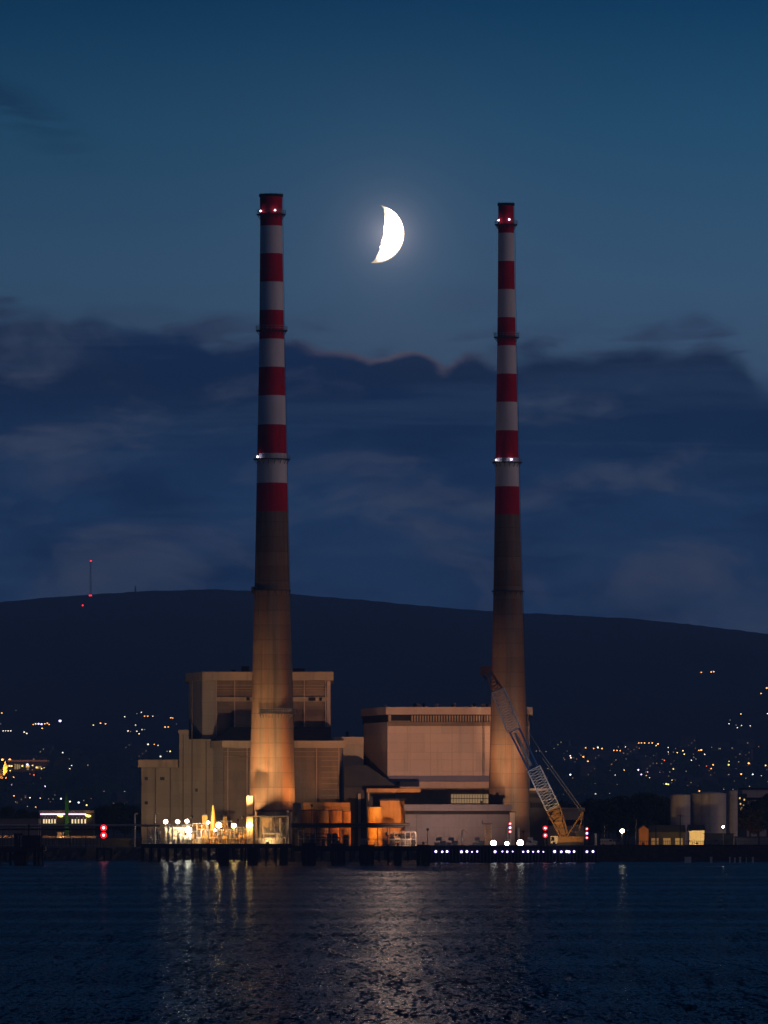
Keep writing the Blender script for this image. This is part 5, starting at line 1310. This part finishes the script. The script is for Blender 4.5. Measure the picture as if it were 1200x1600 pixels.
protos = [make_house(14, 9, 6, 3, 2, 4, EM_WIN3), make_house(22, 10, 6, 3, 2, 6, EM_WIN2), make_house(18, 12, 11, 2, 3, 5, EM_WIN3), make_house(30, 12, 7, 3, 2, 8, EM_WIN3)]
rnd = random.Random(21)
spots = []
for (xa, xb, n, y0, y1) in ((0, 215, 22, 1190, 1262), (880, 1200, 44, 1172, 1258), (60, 290, 4, 1165, 1185), (840, 1200, 6, 1165, 1178)):
    for i in range(n):
        spots.append((rnd.uniform(xa, xb), rnd.uniform(y0, y1)))
used = [False] * 4
areas = {}
for px, py in spots:
    D = find_D(px, py, 0.5); x = X(px, D); g = terrain(x, D)
    if any(abs(x - a) < 26 and abs(D - b) < 40 for a, b in areas.values()): continue
    k = rnd.randrange(4)
    o = protos[k] if not used[k] else copy_tree(protos[k]); used[k] = True
    o.location = (x, D, g); o.rotation_euler = (0, 0, rnd.uniform(-.5, .5)); areas[o.name] = (x, D)
    side = 'left of the boiler house' if px < 300 else 'right of the crane'
    o['label'] = 'dark distant house among the town lights ' + side
for k in range(4):
    if not used[k]: protos[k].location = (X(1000 + k * 20, 5600), 5600, terrain(X(1000 + k * 20, 5600), 5600))

# ------------------------------------------------------------------ trees
def leaf_crown(rnd, h, r, n, blobs=14, conical=False):
    mb = MB(); cs = []
    for i in range(blobs):
        t = rnd.random(); a = rnd.uniform(0, 2 * math.pi); rr = r * (.75 if not conical else (1 - t) * .9) * math.sqrt(rnd.random())
        zz = h * (.30 + .62 * t); rr *= (1 - .5 * abs(t - .45))
        cs.append((Vector((rr * math.cos(a), rr * math.sin(a), zz)), r * rnd.uniform(.28, .5)))
    for i in range(n):
        c, br = rnd.choice(cs)
        d = Vector((rnd.gauss(0, 1), rnd.gauss(0, 1), rnd.gauss(0, 1))).normalized() * br * rnd.uniform(.6, 1.08)
        p = c + Vector((d.x, d.y, d.z * .8)); s = rnd.uniform(.22, .5)
        u = Vector((rnd.gauss(0, 1), rnd.gauss(0, 1), rnd.gauss(0, 1))).normalized(); v = u.cross(Vector((rnd.gauss(0, 1), rnd.gauss(0, 1), rnd.gauss(0, 1)))).normalized()
        mb.add([p - u * s, p + v * s * .6, p + u * s, p - v * s * .6], [(0, 1, 2, 3)])
    return mb, cs
def make_tree(h, r, n, seed):
    rnd = random.Random(seed)
    o = thing('tree', 'x', 'tree', (0, 0, 0))
    cm, cs = leaf_crown(rnd, h, r, n)
    tb = MB(); tb.tube((0, 0, -.5), (0, 0, h * .45), .38, .26, n=8); tb.tube((0, 0, h * .45), (.2, .1, h * .8), .26, .08, n=6)
    for c, br in cs: tb.tube((0, 0, h * rnd.uniform(.28, .5)), c, .12, .04, n=5)
    tb.build('trunk', M['bark'], o); cm.build('crown', M['leaf'], o)
    return o
TP = [make_tree(17, 6.5, 4200, 1), make_tree(20, 7.5, 4800, 2), make_tree(14, 6, 3600, 3)]
tu = [False] * 3
def put_tree(px, ytop, D, label, group, zb=None):
    k = rnd.randrange(3); o = TP[k] if not tu[k] else copy_tree(TP[k]); tu[k] = True
    x = X(px, D); g = terrain(x, D) if zb is None else zb; hh = (17, 20, 14)[k]
    s = (Z(ytop, D) - g) / (hh * .97)
    o.location = (x, D, g); o.scale = (s * rnd.uniform(.9, 1.2), s * 1.1, s); o.rotation_euler = (0, 0, rnd.uniform(0, 6))
    o['label'] = label; o['group'] = group
tl = [(908, 1262), (922, 1254), (938, 1250), (952, 1247), (968, 1252), (984, 1246), (1000, 1243), (1014, 1242), (1028, 1247), (1041, 1250), (874, 1254), (862, 1260), (890, 1258)]
for i, (px, yt) in enumerate(sorted(tl)):
    put_tree(px, yt, 2420 + (i * 37 % 90), 'dark tree, %s from the left between crane and oil tanks' % ORD[i], 'dark trees behind the right shore')
for i, (px, yt) in enumerate([(915, 1275), (946, 1270), (978, 1272), (1008, 1268), (1036, 1274)]):
    put_tree(px, yt, 2330 + i * 9, 'lower dark tree, %s from the left in front of the taller ones' % ORD[i], 'lower trees behind the right shore')
for i, (px, yt) in enumerate([(1172, 1262), (1184, 1252), (1199, 1244)]):
    put_tree(px, yt, 2380 + i * 10, ['orange tinged tree right of the lit stair block', 'middle tree of three at the right edge', 'tallest tree cut by the right edge'][i], 'trees at the right edge')
floodlight(1176, 1316, 2352, (X(1180, 2385), 2385, 12), 5200, (1.0, 0.28, 0.04), 80, 'sodium light under the trees at the right edge')
for i, (px, yt) in enumerate([(8, 1262), (30, 1266), (50, 1270), (160, 1262), (178, 1256), (196, 1258), (212, 1262), (150, 1266)]):
    put_tree(px, yt, 2440 + i * 11, 'dark tree, %s' % ['leftmost behind the warehouse', 'second behind the warehouse', 'between warehouse and columned building', 'just right of the columned building', 'above the left red lamps', 'right of the left red lamps', 'touching the annexe wall', 'close behind the columned building end'][i], 'dark trees behind the left shore')
# far wood beyond the left shore: one mass
def far_wood():
    rnd = random.Random(5); mb = MB()
    for (xa, xb, n, ya, yb) in ((62, 285, 130, 1188, 1262), (0, 60, 26, 1228, 1262), (850, 1200, 110, 1196, 1262)):
        for i in range(n):
            px = rnd.uniform(xa, xb); py = rnd.uniform(ya, yb); D = find_D(px, py, 0.2); x = X(px, D); g = terrain(x, D)
            h = rnd.uniform(10, 17); r = h * .42
            mb.tube((x, D, g - 1), (x, D, g + h * .5), .4, .2, n=4)
            for q in range(150):
                t = rnd.random(); d = Vector((rnd.gauss(0, 1), rnd.gauss(0, 1), rnd.gauss(0, 1))).normalized()
                p = Vector((x + d.x * r, D + d.y * r, g + h * .58 + d.z * h * .4)); s = rnd.uniform(.6, 1.3)
                u = Vector((rnd.gauss(0, 1), 0.2, rnd.gauss(0, 1))).normalized(); v = u.cross(Vector((rnd.gauss(0, .4), 1, rnd.gauss(0, .4)))).normalized()
                mb.add([p - u * s, p + v * s * .7, p + u * s, p - v * s * .7], [(0, 1, 2, 3)])
    mb.build('far_woodland', M['leaf'], label='dark woodland covering the low slopes beyond the shore', cat='woodland', kind='stuff')
far_wood()

# ------------------------------------------------------------------ evening haze
def haze():
    mb = MB(); mb.box(-3600, 3600, -160, 13200, -4.2, 470)
    m = bpy.data.materials.new('evening_haze'); m.use_nodes = True
    t = NT(m.node_tree); m.node_tree.nodes.clear()
    v = t.n('ShaderNodeVolumePrincipled', ins={'Color': (0.26, 0.54, 1.0, 1), 'Density': HAZE_D, 'Anisotropy': 0.0})
    out = t.n('ShaderNodeOutputMaterial', ins={1: v.outputs[0]})
    o = mb.build('haze', m, kind='stuff')
HAZE_D = 7e-5
haze()
